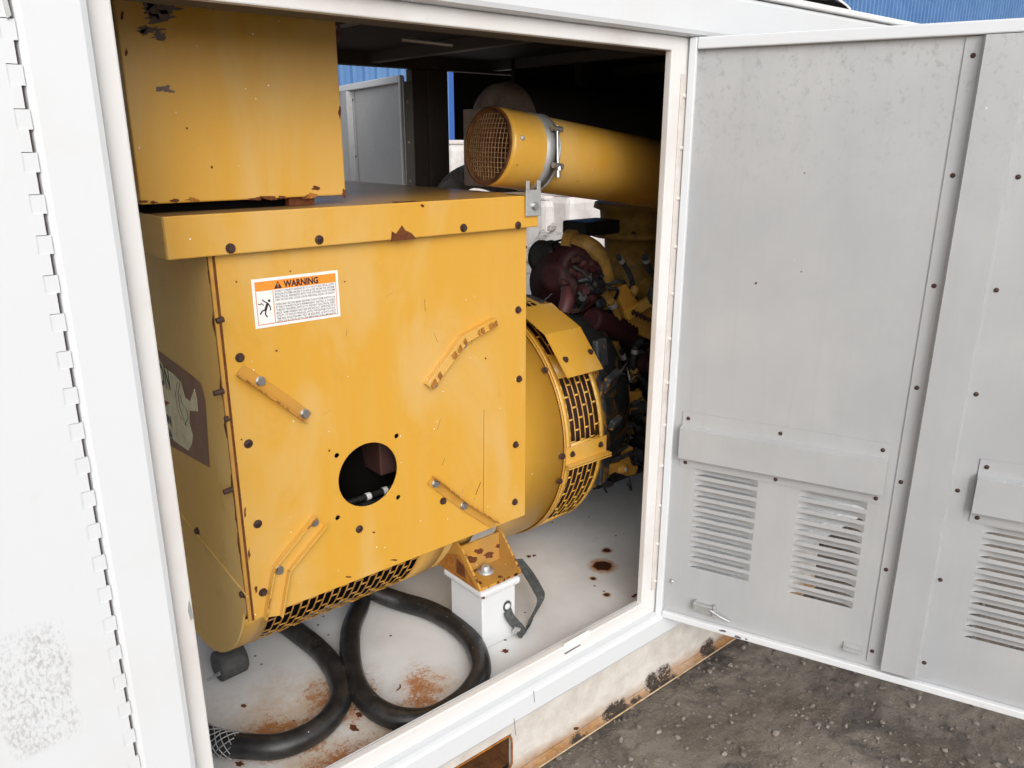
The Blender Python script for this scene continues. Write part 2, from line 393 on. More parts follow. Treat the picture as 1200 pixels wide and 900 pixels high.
def hexbolt(r=.008, h=.006, wash=.012, wt=.0015):      # head looks along -y
    mb = MB(); mb.lathe([(0, wash), (wt, wash), (wt, wash*.9)], (0, 0, 0), (0, -1, 0), 16)
    a = [(r*cos(pi/3*i), 0, r*sin(pi/3*i)) for i in range(6)]
    mb.prism([Vector(p)+YN*wt for p in a], YN*h); return mb
BOLT = hexbolt(.0068, .006, .0098).mesh('bolt', 'bolt_dark')
BOLT_S = hexbolt(.0085, .007, .0105).mesh('bolt', 'steel')
mb = MB(); mb.lathe([(0, .0098), (.001, .0098), (.0018, .008), (.0018, .006), (-.004, .0055)], (0, 0, 0), (0, -1, 0), 18, False); RING = mb.mesh('bolt', 'bolt_dark')
SCREW = MB().lathe([(0, .0054), (.0016, .005), (.0028, .003), (.0034, .0)], (0, 0, 0), (0, -1, 0), 12).mesh('screw', 'bolt_dark')
SCREW_P = MB().lathe([(0, .0062), (.0018, .0058), (.0032, .0035), (.0034, .0)], (0, 0, 0), (0, -1, 0), 12).mesh('screw', 'hinge_leaf')
# =================================================================== GROUND
g0 = MB(); n = 120
def gz(x, y):
    v = Vector((x, y, .3)); a = MN.noise(v*4.5)*.010+MN.noise(v*13)*.006
    b = MN.noise(v*38); c_ = MN.noise(v*95)
    return a+b*.0038+max(c_, 0)*.0050*(.6+.6*MN.noise(v*3))-.004
def grid(x0, x1, y0, y1, nx, ny):
    vs = [(x0+(x1-x0)*i/nx, y0+(y1-y0)*j/ny, gz(x0+(x1-x0)*i/nx, y0+(y1-y0)*j/ny)-.012) for j in range(ny+1) for i in range(nx+1)]
    return vs, [(j*(nx+1)+i, j*(nx+1)+i+1, (j+1)*(nx+1)+i+1, (j+1)*(nx+1)+i) for j in range(ny) for i in range(nx)]
vs, fs = grid(.95, 4.6, -.5, 1.75, 460, 300)
def edge_z(x, y, z): e = min(x-.95, 4.6-x, y+.5, 1.75-y); return z if e > .12 else -.026+(z+.026)*max(e, 0)/.12
vs = [(x, y, edge_z(x, y, z)) for x, y, z in vs]; struct('ground', MB().add(vs, fs, True), 'dirt')
struct('ground', MB().add([(-80, -80, -.024), (120, -80, -.024), (120, 120, -.024), (-80, 120, -.024), (.97, -.48, -.024), (4.58, -.48, -.024), (4.58, 1.73, -.024), (.97, 1.73, -.024)], [(0, 1, 5, 4), (1, 2, 6, 5), (2, 3, 7, 6), (3, 0, 4, 7)]), 'dirt')
# loose stones
def stones(cnt, m, x0, x1, y0, y1, s0, s1):
    mb = MB()
    for i in range(cnt):
        x, y = random.uniform(x0, x1), random.uniform(y0, y1); s = s0+(s1-s0)*random.random()**7
        q = Matrix.Rotation(random.uniform(0, 6.3), 3, 'Z')
        mb.ball((x, y, gz(x, y)-.012+s*.25), s, s*random.uniform(.6, .95), s*random.uniform(.4, .7), 6, .22, q)
    return mb
part('gravel', stones(9000, 'pebble', 1.0, 4.6, -.4, 1.8, .0014, .012), 'pebble', None, kind='stuff')
part('gravel', stones(9000, 'pebble_dark', 1.0, 4.6, -.4, 1.8, .0014, .011), 'pebble_dark', None, kind='stuff')
# =================================================================== ENCLOSURE
F, W = 1.30, 1.27              # door-frame flange plane and outer wall plane
x0f, x1f, zb, zt = .364, 1.597, H-1.292, H+.200     # clear opening
xl, xr, zlo, zhi = .328, 1.672, H-1.340, H+.233     # outside edge of the flange
XA, XB, YB = -1.3, 3.55, 2.62
enc = thing('generator_enclosure', 'white painted steel generator enclosure on a rusty skid with its door standing open', 'enclosure', (1.1, 1.9, 0))
fr = plate([(xl, zlo), (xr, zlo), (xr, zhi), (xl, zhi)], [[(x0f, zb), (x1f, zb), (x1f, zt), (x0f, zt)]], (0, F, 0), (1, 0, 0), (0, 0, 1), (0, .02, 0))
fro = part('door_frame', fr, 'flange_paint', enc, .003)
walls = [('header', (XA, XB, W, F+.05, zhi, H+.335)), ('sill_rail', (XA, XB, W, F+.02, H-1.418, zlo)), ('post', (.2325, xl, W, F+.05, zlo, zhi)), ('post', (1.712, 1.80, W, F+.05, zlo, zhi))]
for nm, b in walls: part(nm, MB().box(*b), 'white_paint', enc, .012)
part('side_panel', MB().box(1.803, XB, W+.004, F+.03, zlo+.004, zhi-.004), 'white_paint', enc, .003)
part('wall', MB().box(XA, -.92, W+.004, F+.03, zlo, zhi), 'white_paint', enc)
# rust stripe seam where the sill rail meets the skid, scratches
for a, b in (((602, 842), (604, 862)), ((625, 810), (626, 823))):
    p, q = Y(*a, W), Y(*b, W); part('scratch', MB().prism([p, q, q+Vector((.0018, 0, 0)), p+Vector((.0018, 0, 0))], (0, -.0005, 0)), 'ink_grey', enc)
mb = MB(); p = [Y(px, py, F) for px, py in ((661, 765.5), (680, 755), (680.5, 756), (662, 767))]; mb.prism(p, (0, -.0006, 0)); part('scratch', mb, 'ink_grey', enc)
# sill flange sticker remnant
mb = MB(); mb.prism([Y(px, py, F) for px, py in ((660, 755), (690, 738), (692, 744), (662, 763))], (0, -.0008, 0)); part('sticker_remnant', mb, 'label_white', enc)
# little nick on the left post
mb = MB(); mb.prism([Y(px, py, F) for px, py in ((221, 703), (224, 712), (226, 724), (223, 727), (220, 716))], (0, -.0012, 0)); part('paint_chip', mb, 'galvanised', enc)
# roof with slightly raised weather strip
part('roof', MB().box(XA-.03, XB+.03, W-.006, YB+.03, H+.3355, H+.352), 'roof_paint', enc, .004)
p0, p1 = Y(925, 5, W-.01), Y(1000, 20, W-.01)
mb = MB(); k = 14; rows = []
for i in range(k+1):
    t = i/k; x = p0.x-.02+(p1.x-p0.x+.04)*t; z = H+.353+.030*sin(pi*t)**.8
    rows += [(x, W+.01, z), (x, W+.01, z+.006), (x, W+.25, z+.006+.01), (x, W+.25, z+.01)]
for i in range(k):
    a, b = i*4, i*4+4
    mb.add([rows[j] for j in (a, a+1, a+2, a+3, b, b+1, b+2, b+3)], [(0, 4, 5, 1), (1, 5, 6, 2), (2, 6, 7, 3), (0, 3, 7, 4)])
part('lifted_roof_seal', mb, 'roof_paint', enc)
part('roof_gap', MB().box(p0.x-.01, p1.x+.01, W+.012, W+.06, H+.352, H+.365), 'dark_void', enc)
# floor
part('floor', MB().box(XA, XB, F+.0205, YB-.02, H-1.372, H-1.352), 'floor_paint', enc)
part('sill_return', MB().box(x0f-.1, x1f+.1, F+.0205, F+.024, H-1.351, zb-.001), 'white_paint', enc)
for px, py, rx, ry, r_ in ((281, 895, 6, 3, 0), (620, 652, 3, 1.3, 0), (626, 651, 2, 1.2, 0), (415, 853, 5, 3, .4), (675, 854, 3, 1.5, 0), (421, 838, 3.5, 2.5, 0), (285, 827, 3, 2, 0), (592, 763, 4, 2.3, 0), (405, 735, 4, 2, .3), (744, 698, 4, 1.5, -.5)):
    blob(fro.parent, px, py, rx, ry, z=H-1.3518, m='rust', name='rust_spot', rot=r_)
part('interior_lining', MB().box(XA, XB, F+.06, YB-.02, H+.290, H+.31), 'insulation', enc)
part('interior_header', MB().box(XA, XB, F+.052, F+.12, H+.205, H+.289), 'post_shade', enc)
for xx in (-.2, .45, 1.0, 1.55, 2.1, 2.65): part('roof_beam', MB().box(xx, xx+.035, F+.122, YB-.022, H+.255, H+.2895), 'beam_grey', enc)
part('blackout_sheet', MB().box(2.10, XB-.031, 2.46, 2.48, H+.02, H+.289), 'insulation', enc)  # black sheet added to darken the top of the far opening
part('conduit', MB().tube([(1.30, 2.0, H+.262), (1.42, 1.93, H+.25)], .006), 'galvanised', enc)
# far side: posts, header, sill, with two openings and an open door
fx = 1.727
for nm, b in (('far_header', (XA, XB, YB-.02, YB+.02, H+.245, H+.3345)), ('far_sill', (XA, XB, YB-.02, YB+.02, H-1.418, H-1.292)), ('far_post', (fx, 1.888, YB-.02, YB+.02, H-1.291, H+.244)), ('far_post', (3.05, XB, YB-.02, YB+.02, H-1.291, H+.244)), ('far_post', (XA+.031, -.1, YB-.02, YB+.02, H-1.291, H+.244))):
    part(nm, MB().box(*b), 'post_shade', enc, .003)
part('post_rib', MB().box(fx+.06, fx+.085, YB-.035, YB-.0205, H-1.29, H+.243), 'post_shade', enc, .003)
part('end_wall', MB().box(XB-.03, XB, F+.05, YB-.021, H-1.338, H+.289), 'beam_grey', enc)
part('bounce_panel', MB().box(1.75, XB-.031, F+.051, F+.055, H-1.338, H+.2), 'white_paint', enc)  # unseen white panels, here and below, added to bounce light inside
part('bounce_panel', MB().box(XA+.031, .33, F+.051, F+.055, H-1.338, H+.2), 'white_paint', enc)
# skid
sx0, sx1 = XA, 2.6
px0, px1, pz0, pz1 = Y(500, 900, F).x, Y(603, 866, F-.02).x, .045, H-1.462
web = plate([(sx0, .03), (sx1, .03), (sx1, H-1.4185), (sx0, H-1.4185)], [[(px0-.22, pz0), (px1, pz0), (px1, pz1), (px0-.22, pz1)]], (0, W+.022, 0), (1, 0, 0), (0, 0, 1), (0, .012, 0))
part('skid_web', web, 'skid_paint', enc, .002)
fl = [(0, .0295), (-.004, .026), (-.010, .022), (-.020, .020), (-.020, .017), (0, .017), (.012, .0295)]
mb = MB(); mb.prism([(sx0, W+.022+a, b) for a, b in fl[:]], (sx1-sx0, 0, 0)); part('skid_flange', mb, 'skid_paint', enc)
part('skid_edge', MB().tube([(sx0, W+.001, .019), (sx1, W+.001, .019)], .0022, 8), 'skid_edge', enc)
pk = [(px0-.22, pz1), (px1-.012, pz1), (px1-.002, pz1-.012), (px1, pz1-.03), (px1, pz0+.02), (px1-.012, pz0), (px0-.22, pz0)]
part('pocket_rim', MB().tube([(a, W+.0205, b) for a, b in pk], .0028, 6), 'rust_orange', enc)
mb = MB(); mb.box(px0-.25, px1+.02, W+.05, W+.30, pz0-.01, pz0-.004); mb.box(px0-.25, px1+.02, W+.05, W+.30, pz1+.004, pz1+.01); mb.box(px1+.004, px1+.01, W+.035, W+.30, pz0, pz1); mb.box(px0-.25, px1, W+.30, W+.305, pz0, pz1)
part('fork_pocket', mb, 'rust_brown', enc)
part('skid_end', MB().box(sx1-.012, sx1, W+.035, YB, .02, H-1.4185), 'skid_paint', enc)
# -------- doors
def louver_mesh(wd, hh, dep):
    mb = MB(); nu, nv = 14, 5; vs = []
    for j in range(nv+1):
        for i in range(nu+1):
            u, v = i/nu, j/nv; e = min(1, sin(pi*u)*2.4)**.6
            e = max(e, 0)
            vs.append((u*wd, dep*e*sin(v*pi/2*.96)**.9, -v*(hh-.0030*e)))
    mb.add(vs, [(j*(nu+1)+i, j*(nu+1)+i+1, (j+1)*(nu+1)+i+1, (j+1)*(nu+1)+i) for j in range(nv) for i in range(nu)], True)
    return mb
def build_door(Hp, ang, s, label, detail=True):
    """Hp hinge foot (x, y), ang direction of the leaf from its hinge; s=+1 when the inner face is to the left of that direction"""
    U = Vector((cos(ang), sin(ang), 0)); N = Vector((-sin(ang), cos(ang), 0))*s   # N points out of the inner face, to the viewer
    O = Vector((Hp[0], Hp[1], H)); V = Vector((0, 0, 1))
    K = 1.0236 if detail else 1.
    def P3(u, z, d=0): return O+U*(u*K)+V*(z*K)+N*d
    M3 = Matrix((U, -N, V)).transposed()
    if M3.determinant() < 0: pass
    wd, z0, z1 = 1.27, -1.318, .226
    def slab(u0, u1, a, b, d0, d1, mb=None):
        mb = mb or MB(); vs = [P3(u, z, d) for z in (a, b) for d in (d0, d1) for u in (u0, u1)]
        return mb.add(vs, [(0, 2, 3, 1), (4, 5, 7, 6), (0, 1, 5, 4), (2, 6, 7, 3), (0, 4, 6, 2), (1, 3, 7, 5)])
    holes = []; lv = []
    if detail:
        for (u0, u1) in ((.086, .252), (.354, .514), (.762, .925), (1.03, 1.19)):
            for k in range(10):
                a = -.846-k*.0308 - (.004 if u0 > .3 else 0); holes.append([(u0, a-.0205), (u1, a-.0205), (u1, a), (u0, a)]); lv.append((u0, u1, a))
    sk = plate([(a*K, b*K) for a, b in ((.004, z0+.004), (wd-.004, z0+.004), (wd-.004, z1-.004), (.004, z1-.004))], [[(a*K, b*K) for a, b in h] for h in holes], P3(0, 0, -.001), U, V, -N*.0016)
    door = part('door', sk, 'door_inner_paint', enc, label=label)
    # edge frame: L-shaped rim standing 28 mm proud of the skin
    ft, rim = .016, .016
    for nm, b in (('door_edge', (.003, .022, z0, z1)), ('door_edge', (wd-.02, wd, z0, z1)), ('door_edge', (.0225, wd-.0205, z1-.026, z1)), ('door_edge', (.0225, wd-.0205, z0, z0+.020))):
        part(nm, slab(*b, -.0005, rim), 'white_paint', door, .003)
    # vertical hat-section brace with its two flanges
    prof = [(.572, .0005), (.572, .0025), (.601, .0025), (.607, .026), (.684, .026), (.690, .0025), (.722, .0025), (.722, .0005), (.688, .0005), (.682, .024), (.609, .024), (.603, .0005)]
    def hat(prof, a, b, sl=0):
        vs = [P3(u-(.0 if z == b else sl), z, d) for z in (a, b) for u, d in prof]; k = len(prof)
        return MB().add(vs, [tuple(range(k))[::-1], tuple(range(k, 2*k))]+[(i, (i+1) % k, (i+1) % k+k, i+k) for i in range(k)])
    part('brace', hat(prof, z0+.034, z1-.028, .008), 'door_inner_paint', door)
    def screw(u, z, d=.0025, me=SCREW):
        o = inst('screw', me, door, P3(u, z, d)); 
        o.rotation_euler = (0, 0, atan2(N.y, N.x)+pi/2); return o
    for k in range(7): screw(.589-.0025*k, .162-k*.2355); screw(.7075-.0025*k, .160-k*.234)
    # horizontal hat stiffeners above the louvres
    def hstiff(u0, u1):
        pr = [(-.690, .0005), (-.690, .002), (-.726, .002), (-.732, .024), (-.816, .024), (-.822, .002), (-.846, .002), (-.846, .0005), (-.820, .0005), (-.814, .022), (-.734, .022), (-.728, .0005)]
        vs = [P3(u, z, d) for u in (u0, u1) for z, d in pr]; k = len(pr)
        m_ = MB().add(vs, [(i, (i+1) % k, (i+1) % k+k, i+k) for i in range(k)]); m_.add([P3(u0, z, d) for z, d in ((-.728, .002), (-.732, .024), (-.816, .024), (-.822, .002))], [(0, 1, 2, 3)]); m_.add([P3(u1, z, d) for z, d in ((-.728, .002), (-.732, .024), (-.816, .024), (-.822, .002))], [(0, 1, 2, 3)])
        part('stiffener', m_, 'door_inner_paint', door)
        for f in (.03, .5, .97):
            screw(u0+(u1-u0)*f, -.708, .002); screw(u0+(u1-u0)*f, -.834, .002)
    hstiff(.043, .546); hstiff(.731, 1.225)
    if detail:
        cache = {}
        for (u0, u1, a) in lv:
            k = round(u1-u0, 3)
            if k not in cache:
                m_ = louver_mesh((u1-u0)*K, .0205*K, .0100)
                m2 = MB(); m2.add([U*v[0]-N*v[1]+V*v[2] for v in m_.v], m_.f, True)
                # rolled lip at the lower edge of the opening, on the room side
                cache[k] = m2.mesh('louver_slat', 'door_inner_paint')
            inst('louver_slat', cache[k], door, P3(u0, a, -.0012))
        # slide bolt near the bottom rail
        mb = MB(); slab(.118, .165, -1.272, -1.246, .0005, .012, mb); slab(.112, .120, -1.266, -1.238, .0005, .020, mb); slab(.166, .174, -1.274, -1.240, .0005, .018, mb)
        part('slide_bolt', mb, 'galvanised', door, .002)
        part('bolt_rod', MB().tube([P3(.16, -1.252, .016), P3(.185, -1.262, .018), P3(.215, -1.272, .016)], .0035, 8), 'galvanised', door)
        mb = MB(); slab(.505, .552, -1.262, -1.246, .0005, .004, mb); slab(.505, .552, -1.262, -1.258, .0045, .018, mb); part('keeper_bracket', mb, 'galvanised', door, .001)
        part('pull_knob', MB().ball(P3(.045, -1.20, .004), .006), 'galvanised', door)
        # faint mud and snow scuffs: thin paint flakes on the bottom rail
        for u in (.20, .24, .262, .31, .47, .75, .79, .83):
            q = MB(); z_ = z0+.006+random.random()*.01
            q.prism([P3(u+random.uniform(-.006, .006)+.007*cos(a_), z_+.004*sin(a_), rim) for a_ in (0, 1.1, 2.2, 3.3, 4.4, 5.4)], N*.0006); part('paint_chip', q, 'ink_grey' if u < .3 else 'flange_paint', door)
        for (u, z, r) in ((.20, -.335, .003),):
            q = MB(); q.prism([P3(u+r*cos(a_)*random.uniform(.6, 1.3), z+r*sin(a_)*random.uniform(.6, 1.3), 0) for a_ in (0, 1, 2, 3, 4, 5)], N*.0006); part('rust_spot', q, 'rust', door)
    return door, P3
door, DP = build_door((1.664, 1.301), R(-68.8), -1, 'grey inside of the wide open right door with two stiffeners and rows of louvres')
# hinge leaf on the right flange
leaf = part('hinge_leaf', MB().box(1.634, 1.6625, F-.003, F-.0002, H-1.262, H+.150), 'hinge_leaf', enc, .001)
for k in range(12): inst('screw', SCREW_P, leaf, (1.650, F-.003, H+.100-.1215*k))
mb = MB()
for k in range(24): mb.tube([(1.6655, F-.007, H-1.26+k*.0588), (1.6655, F-.007, H-1.26+k*.0588+.056)], .0042, 8)
part('hinge_barrel', mb, 'white_paint', leaf)
# far open door seen through the far opening
fd, FP = build_door((1.725, YB+.03), R(78.9), 1, 'grey inner face of the open door on the far side of the enclosure', False)
fleaf = part('hinge_leaf', MB().box(1.685, 1.724, YB-.024, YB-.0205, H-1.26, H+.20), 'galvanised', enc, .001)
for k in range(10): inst('screw', SCREW_P, fleaf, (1.703, YB-.024, H+.13-.14*k))
# -------- neighbouring closed door on the left with its piano hinge
LD = part('door', MB().box(-.915, .2165, W-.001, W+.02, zlo+.012, zhi-.012), 'white_paint_scuffed', enc, label='closed white door left of the opening, scuffed low down')
part('hinge_backing', MB().box(.2168, .2322, W+.0036, W+.012, zlo+.012, zhi-.012), 'gap_dark', enc)
tong = MB()
n_ = 28; per = .0553; zs = H+.123+2*per
KD = MB().box(-.002, .0128, -.0011, .0035, -.0290, 0).mesh('hinge_knuckle', 'white_paint')
KP = MB().box(-.0012, .0180, .0000, .0040, -.0250, .0006).mesh('hinge_knuckle', 'white_paint')
for k in range(n_):
    z = zs-k*per
    if z > H+.2 or z < H-1.3: continue
    inst('hinge_knuckle', KD, LD, (.2170, W, z)); inst('hinge_knuckle', KP, LD, (.2172, W, z-.0305))
mb = MB(); mb.prism([Y(px, py, W-.0012) for px, py in ((8, 22), (13, 18), (0, -30), (-4, -28))], (0, -.003, 0)); part('hinge_end', mb, 'galvanised', LD)
# =================================================================== GENERATOR
gen = thing('generator', 'yellow generator end with big terminal housing, warning label and mesh vented drum', 'generator', (1.0, 1.95, H-1.34))
PF = 1.54                      # front panel plane
xa, xb = .557, 1.355
pz_t, pz_b = H-.205, H-1.020
YC, ZC, RR = 1.95, H-.880, .391
hc = (.863, H-.757); hr = .079
small = [(.7765, H-.653), (.949, H-.661), (.783, H-.835), (.952, H-.835+.0)]
hl = [circle(*hc, hr, 48)]
for q in ((395, 534), (465, 511), (467, 583), (396, 607)):
    p = Y(*q, PF); hl.append(circle(p.x, p.z, .0062, 10))
panel = part('front_panel', plate([(xa, pz_b), (xb, pz_b), (xb, pz_t), (xa, pz_t)], hl, (0, PF, 0), (1, 0, 0), (0, 0, 1), (0, .004, 0)), 'yellow_paint', gen, .0012)
mb = MB(); mb.box(xa+.004, xb-.004, PF+.0045, PF+.03, pz_b, pz_b+.003)
part('panel_return', mb, 'yellow_paint', gen)
# hairline seam in the lower right of the panel
p, q = Y(567, 480, PF), Y(566, 612, PF); part('seam', MB().prism([p, q, q+Vector((.0012, 0, 0)), p+Vector((.0008, 0, 0))], (0, -.0004, 0)), 'rust', panel)
for a, b in (((557, 580), (563, 565)),): 
    p, q = Y(*a, PF), Y(*b, PF); part('scratch', MB().prism([p, q, q+Vector((.002, 0, 0)), p+Vector((.002, 0, 0))], (0, -.0004, 0)), 'rust', panel)
# bolts on the panel
for q, me in (((607, 363), BOLT), ((608, 444), BOLT), ((604, 521), BOLT), ((603, 588), BOLT), ((281, 419), BOLT), ((291, 520), RING), ((302, 614), RING), ((421, 620), RING), ((519, 587), BOLT), ((308, 694), BOLT)):
    inst('bolt', me, panel, Y(*q, PF))
# terminal box shell
sd_ = [(PF+.006, H-.205), (PF+.006, H-1.012), (PF+.40, H-1.012), (2.44, H-1.0), (2.44, H-.205)]
mb = MB(); mb.prism([(xa-.012, y, z) for y, z in sd_], (.004, 0, 0)); sidep = part('side_panel', mb, 'yellow_paint_dusty', gen)
part('side_panel', MB().box(xb-.03, xb-.026, PF+.006, 2.44, H-.95, H-.205), 'yellow_paint_dusty', gen)
part('back_panel', MB().box(xa, xb-.03, 2.441, 2.445, H-.95, H-.205), 'yellow_paint_dusty', gen)
# lid: folded tray
lid = part('lid', plate([(.466, 1.524), (1.372, 1.524), (1.372, 2.47), (.466, 2.47)], [], (0, 0, H-.1345), (1, 0, 0), (0, 1, 0), (0, 0, -.003)), 'lid_top_paint', gen)
part('lid_front', MB().box(.463, 1.374, 1.518, 1.523, H-.212, H-.1335), 'yellow_paint', gen, .003)
part('lid_side', MB().box(.4625, .466, 1.5235, 2.47, H-.212, H-.135), 'yellow_paint_dusty', gen, .001)
part('lid_side', MB().box(1.3725, 1.3765, 1.5235, 2.47, H-.212, H-.135), 'yellow_paint', gen, .001)
LF = gen
for q, me in (((270, 291), BOLT), ((374, 281), RING), ((543, 267), BOLT), ((607, 264), RING)): inst('bolt', me, gen, Y(*q, 1.518))
LIDJAG = 1.518
# paint chips on lid front and box
mb = MB(); mb.prism([Y(px, py, LIDJAG) for px, py in ((458, 283), (459, 271), (464, 274), (471, 264), (475, 270), (482, 273), (488, 280), (476, 281))], (0, -.0008, 0)); part('paint_chip', mb, 'rust', gen)
mb = MB(); q0 = Y(465, 241, 1.5235).x; q1 = Y(494, 240, 1.5235).x; mb.prism([(q0, 1.5235, H-.1342), (q1, 1.5235, H-.1342), (q1-.004, 1.55, H-.1342), (q0+.03, 1.545, H-.1342), (q0+.01, 1.56, H-.1342)], (0, 0, .0009)); part('paint_chip', mb, 'rust', gen)
blob(gen, 495, 241, 2, 2, y=LIDJAG)
# left end: drum cover disc
disc = [(YC-RR*sin(a), ZC-RR*cos(a)) for a in [R(k) for k in range(-90, 91, 5)]]
mb = MB(); mb.prism([(.550, y, z) for y, z in disc]+[(.550, PF+.019, H-.62), (.550, YC+RR, H-.62)], (.006, 0, 0)); part('end_cover', mb, 'yellow_paint_dusty', gen)
# jagged dark edge between side and front panels, studs poking out
mb = MB(); k = 30
ev = []
for i in range(k+1):
    z = H-.215-(.80)*i/k; ev.append((xa-.0125, PF+.006+.002+random.random()**4*.014, z))
for i in range(k):
    a, b = ev[i], ev[i+1]; mb.add([a, b, (a[0], PF+.004, b[2]), (a[0], PF+.004, a[2])], [(0, 1, 2, 3)])
part('rust_edge', mb, 'rust', gen, solid=.0008)
mb = MB(); mb.box(xa-.0127, xa-.001, PF+.0005, PF+.0058, pz_b, H-.212); part('edge_return', mb, 'yellow_paint_grimy', gen); mb = MB(); mb.box(xa-.0055, xa-.0008, PF-.0002, PF+.0004, pz_b, H-.212); part('rust_edge', mb, 'rust', gen)
def stud(px, py, ln, x=.5448):
    p = X(px, py, x); return part('stud', MB().tube([p, p+Vector((-ln, 0, -.002))], .006, 8), 'bolt_dark', sidep)
stud(262, 374, .014); stud(262, 458, .02); stud(273, 573, .02); stud(268, 490, .008)
inst('bolt', BOLT, sidep, X(232, 622, .5448), (0, 0, -pi/2)); inst('bolt', BOLT, sidep, X(285, 696, .5448), (0, 0, -pi/2))
p, q = X(208, 598, .544), X(290, 699, .544); part('seam_lip', MB().tube([p, q], .0024, 6), 'yellow_paint_dusty', sidep)
# peeled decal on the side panel: x = .5445 facing left
XS = .5445
gh = [X(px, py, XS) for px, py in ((165, 395), (182, 408), (225, 440), (236, 450), (241, 470), (246, 548), (196, 520), (175, 500))]
decal = part('decal', MB().prism(gh, (-.0005, 0, 0)), 'label_ghost', gen, label='peeled cream and brown decal on the shaded side')
cr = [(165, 405), (183, 415), (192, 430), (203, 438), (212, 448), (217, 466), (223, 470), (228, 456), (231, 470), (232, 482), (222, 481), (222, 496), (226, 510), (225, 520), (221, 528), (212, 522), (196, 510), (180, 505)]
part('decal_remnant', MB().prism([X(px, py, XS-.0006) for px, py in cr], (-.0006, 0, 0)), 'label_cream', decal)
UU, VV = Vector((0, -1, 0)), Vector((0, 0, 1))
def side_txt(t, px, py, size, m, width):
    o = X(px+5, py+2, XS-.0013); tilt = 0
    text_mesh(t, size, m, o, UU, VV, .0002, parent=decal, bold=.002, width=width)
side_txt('ON', 183, 447, .078, 'label_green', .075); side_txt('TION', 183, 486, .030, 'label_green', .085); side_txt('EA', 191, 508, .034, 'label_green', .045)
mb = MB(); mb.prism([X(px, py, XS-.0013) for px, py in ((191, 468), (199, 472), (194, 476))], (-.0003, 0, 0)); part('decal_mark', mb, 'label_red', decal)
for dx, m in ((0, 'label_red'), (3.0, 'ink'), (7, 'ink')):
    pts = [(208+dx, 448), (206+dx, 462), (208+dx, 478), (213+dx*.9, 492), (218+dx*.5, 499)]
    if dx == 7: pts = [(211, 462), (214, 474), (219, 480), (221, 490), (217, 498)]
    pp = [X(px, py, XS-.0013) for px, py in pts]; mb = MB()
    for i in range(len(pp)-1):
        a, b = pp[i], pp[i+1]; wv = Vector((0, .003, 0)); mb.prism([a, b, b+wv, a+wv], (-.0003, 0, 0))
    part('decal_mark', mb, m, decal)
# ---- warning label
LX, LZ, LW_, LH = .6235, H-.3685, .192, .1005; YL = PF-.0008
lab = part('warning_label', MB().box(LX, LX+LW_, YL, PF-.0001, LZ, LZ+LH), 'label_white', panel)
# nested marks are parts of the label's own panel group (kept three levels deep)
ORGP = panel
def lbox(name, a, b, c0, d, m, l=.0003): return part(name, MB().box(LX+a, LX+b, YL-l, YL-.00005, LZ+c0, LZ+d), m, panel)
lbox('label_band', .006, LW_-.006, LH-.025, LH-.006, 'label_orange')
for b in ((.006, .0075, .006, LH-.0255), (LW_-.0075, LW_-.006, .006, LH-.0255), (.008, LW_-.008, .006, .0075), (.0425, .044, .008, LH-.0255)): lbox('label_rule', *b, 'label_line')
tri = MB(); tx, tz = LX+.055, LZ+LH-.0245; tri.prism([(tx-.0085, YL-.0003, tz+.001), (tx+.0085, YL-.0003, tz+.001), (tx, YL-.0003, tz+.0165)], (0, -.0003, 0)); part('warning_triangle', tri, 'ink', panel)
tri = MB(); tri.prism([(tx-.0012, YL-.0007, tz+.012), (tx+.0012, YL-.0007, tz+.012), (tx+.0006, YL-.0007, tz+.0055), (tx-.0006, YL-.0007, tz+.0055)], (0, -.0003, 0)); tri.box(tx-.0008, tx+.0008, YL-.001, YL-.0007, tz+.003, tz+.0045); part('exclamation_mark', tri, 'label_orange', panel)
EX, EZ = Vector((1, 0, 0)), Vector((0, 0, 1))
text_mesh('WARNING', .0185, 'ink', (LX+.067, YL-.0003, tz+.0022), EX, EZ, .0003, parent=panel, bold=.0008, width=.078, name='warning_word')
lines = ['DO NOT CONNECT GENERATOR TO A UTILITY ELECTRICAL DISTRI-', 'BUTION SYSTEM UNLESS IT IS ISOLATED FROM THE SYSTEM.', 'ELECTRICAL FEEDBACK INTO THE DISTRIBUTION SYSTEM', 'CAN OCCUR AND COULD CAUSE PERSONAL INJURY OR DEATH.', '',
         'OPEN AND SECURE MAIN DISTRIBUTION SYSTEM SWITCH OR', 'IF THE CONNECTION IS PERMANENT, INSTALL A DOUBLE', 'THROW TRANSFER SWITCH TO PREVENT ELECTRICAL FEED-', 'BACK. SOME GENERATORS ARE SPECIFICALLY APPROVED BY A', 'UTILITY TO RUN IN PARALLEL WITH THE DISTRIBUTION SYS-', 'TEM AND ISOLATION MAY NOT BE REQUIRED. ALWAYS CHECK', 'WITH YOUR UTILITY AS TO THE APPLICABLE CIRCUMSTANCES.']
zz = LZ+LH-.0310
for t in lines:
    if t: text_mesh(t, .0062, 'ink_grey', (LX+.047, YL, zz), EX, EZ, .0003, parent=panel, bold=.0001, width=LW_-.057, name='label_text_line')
    zz -= .0060 if t else .0032
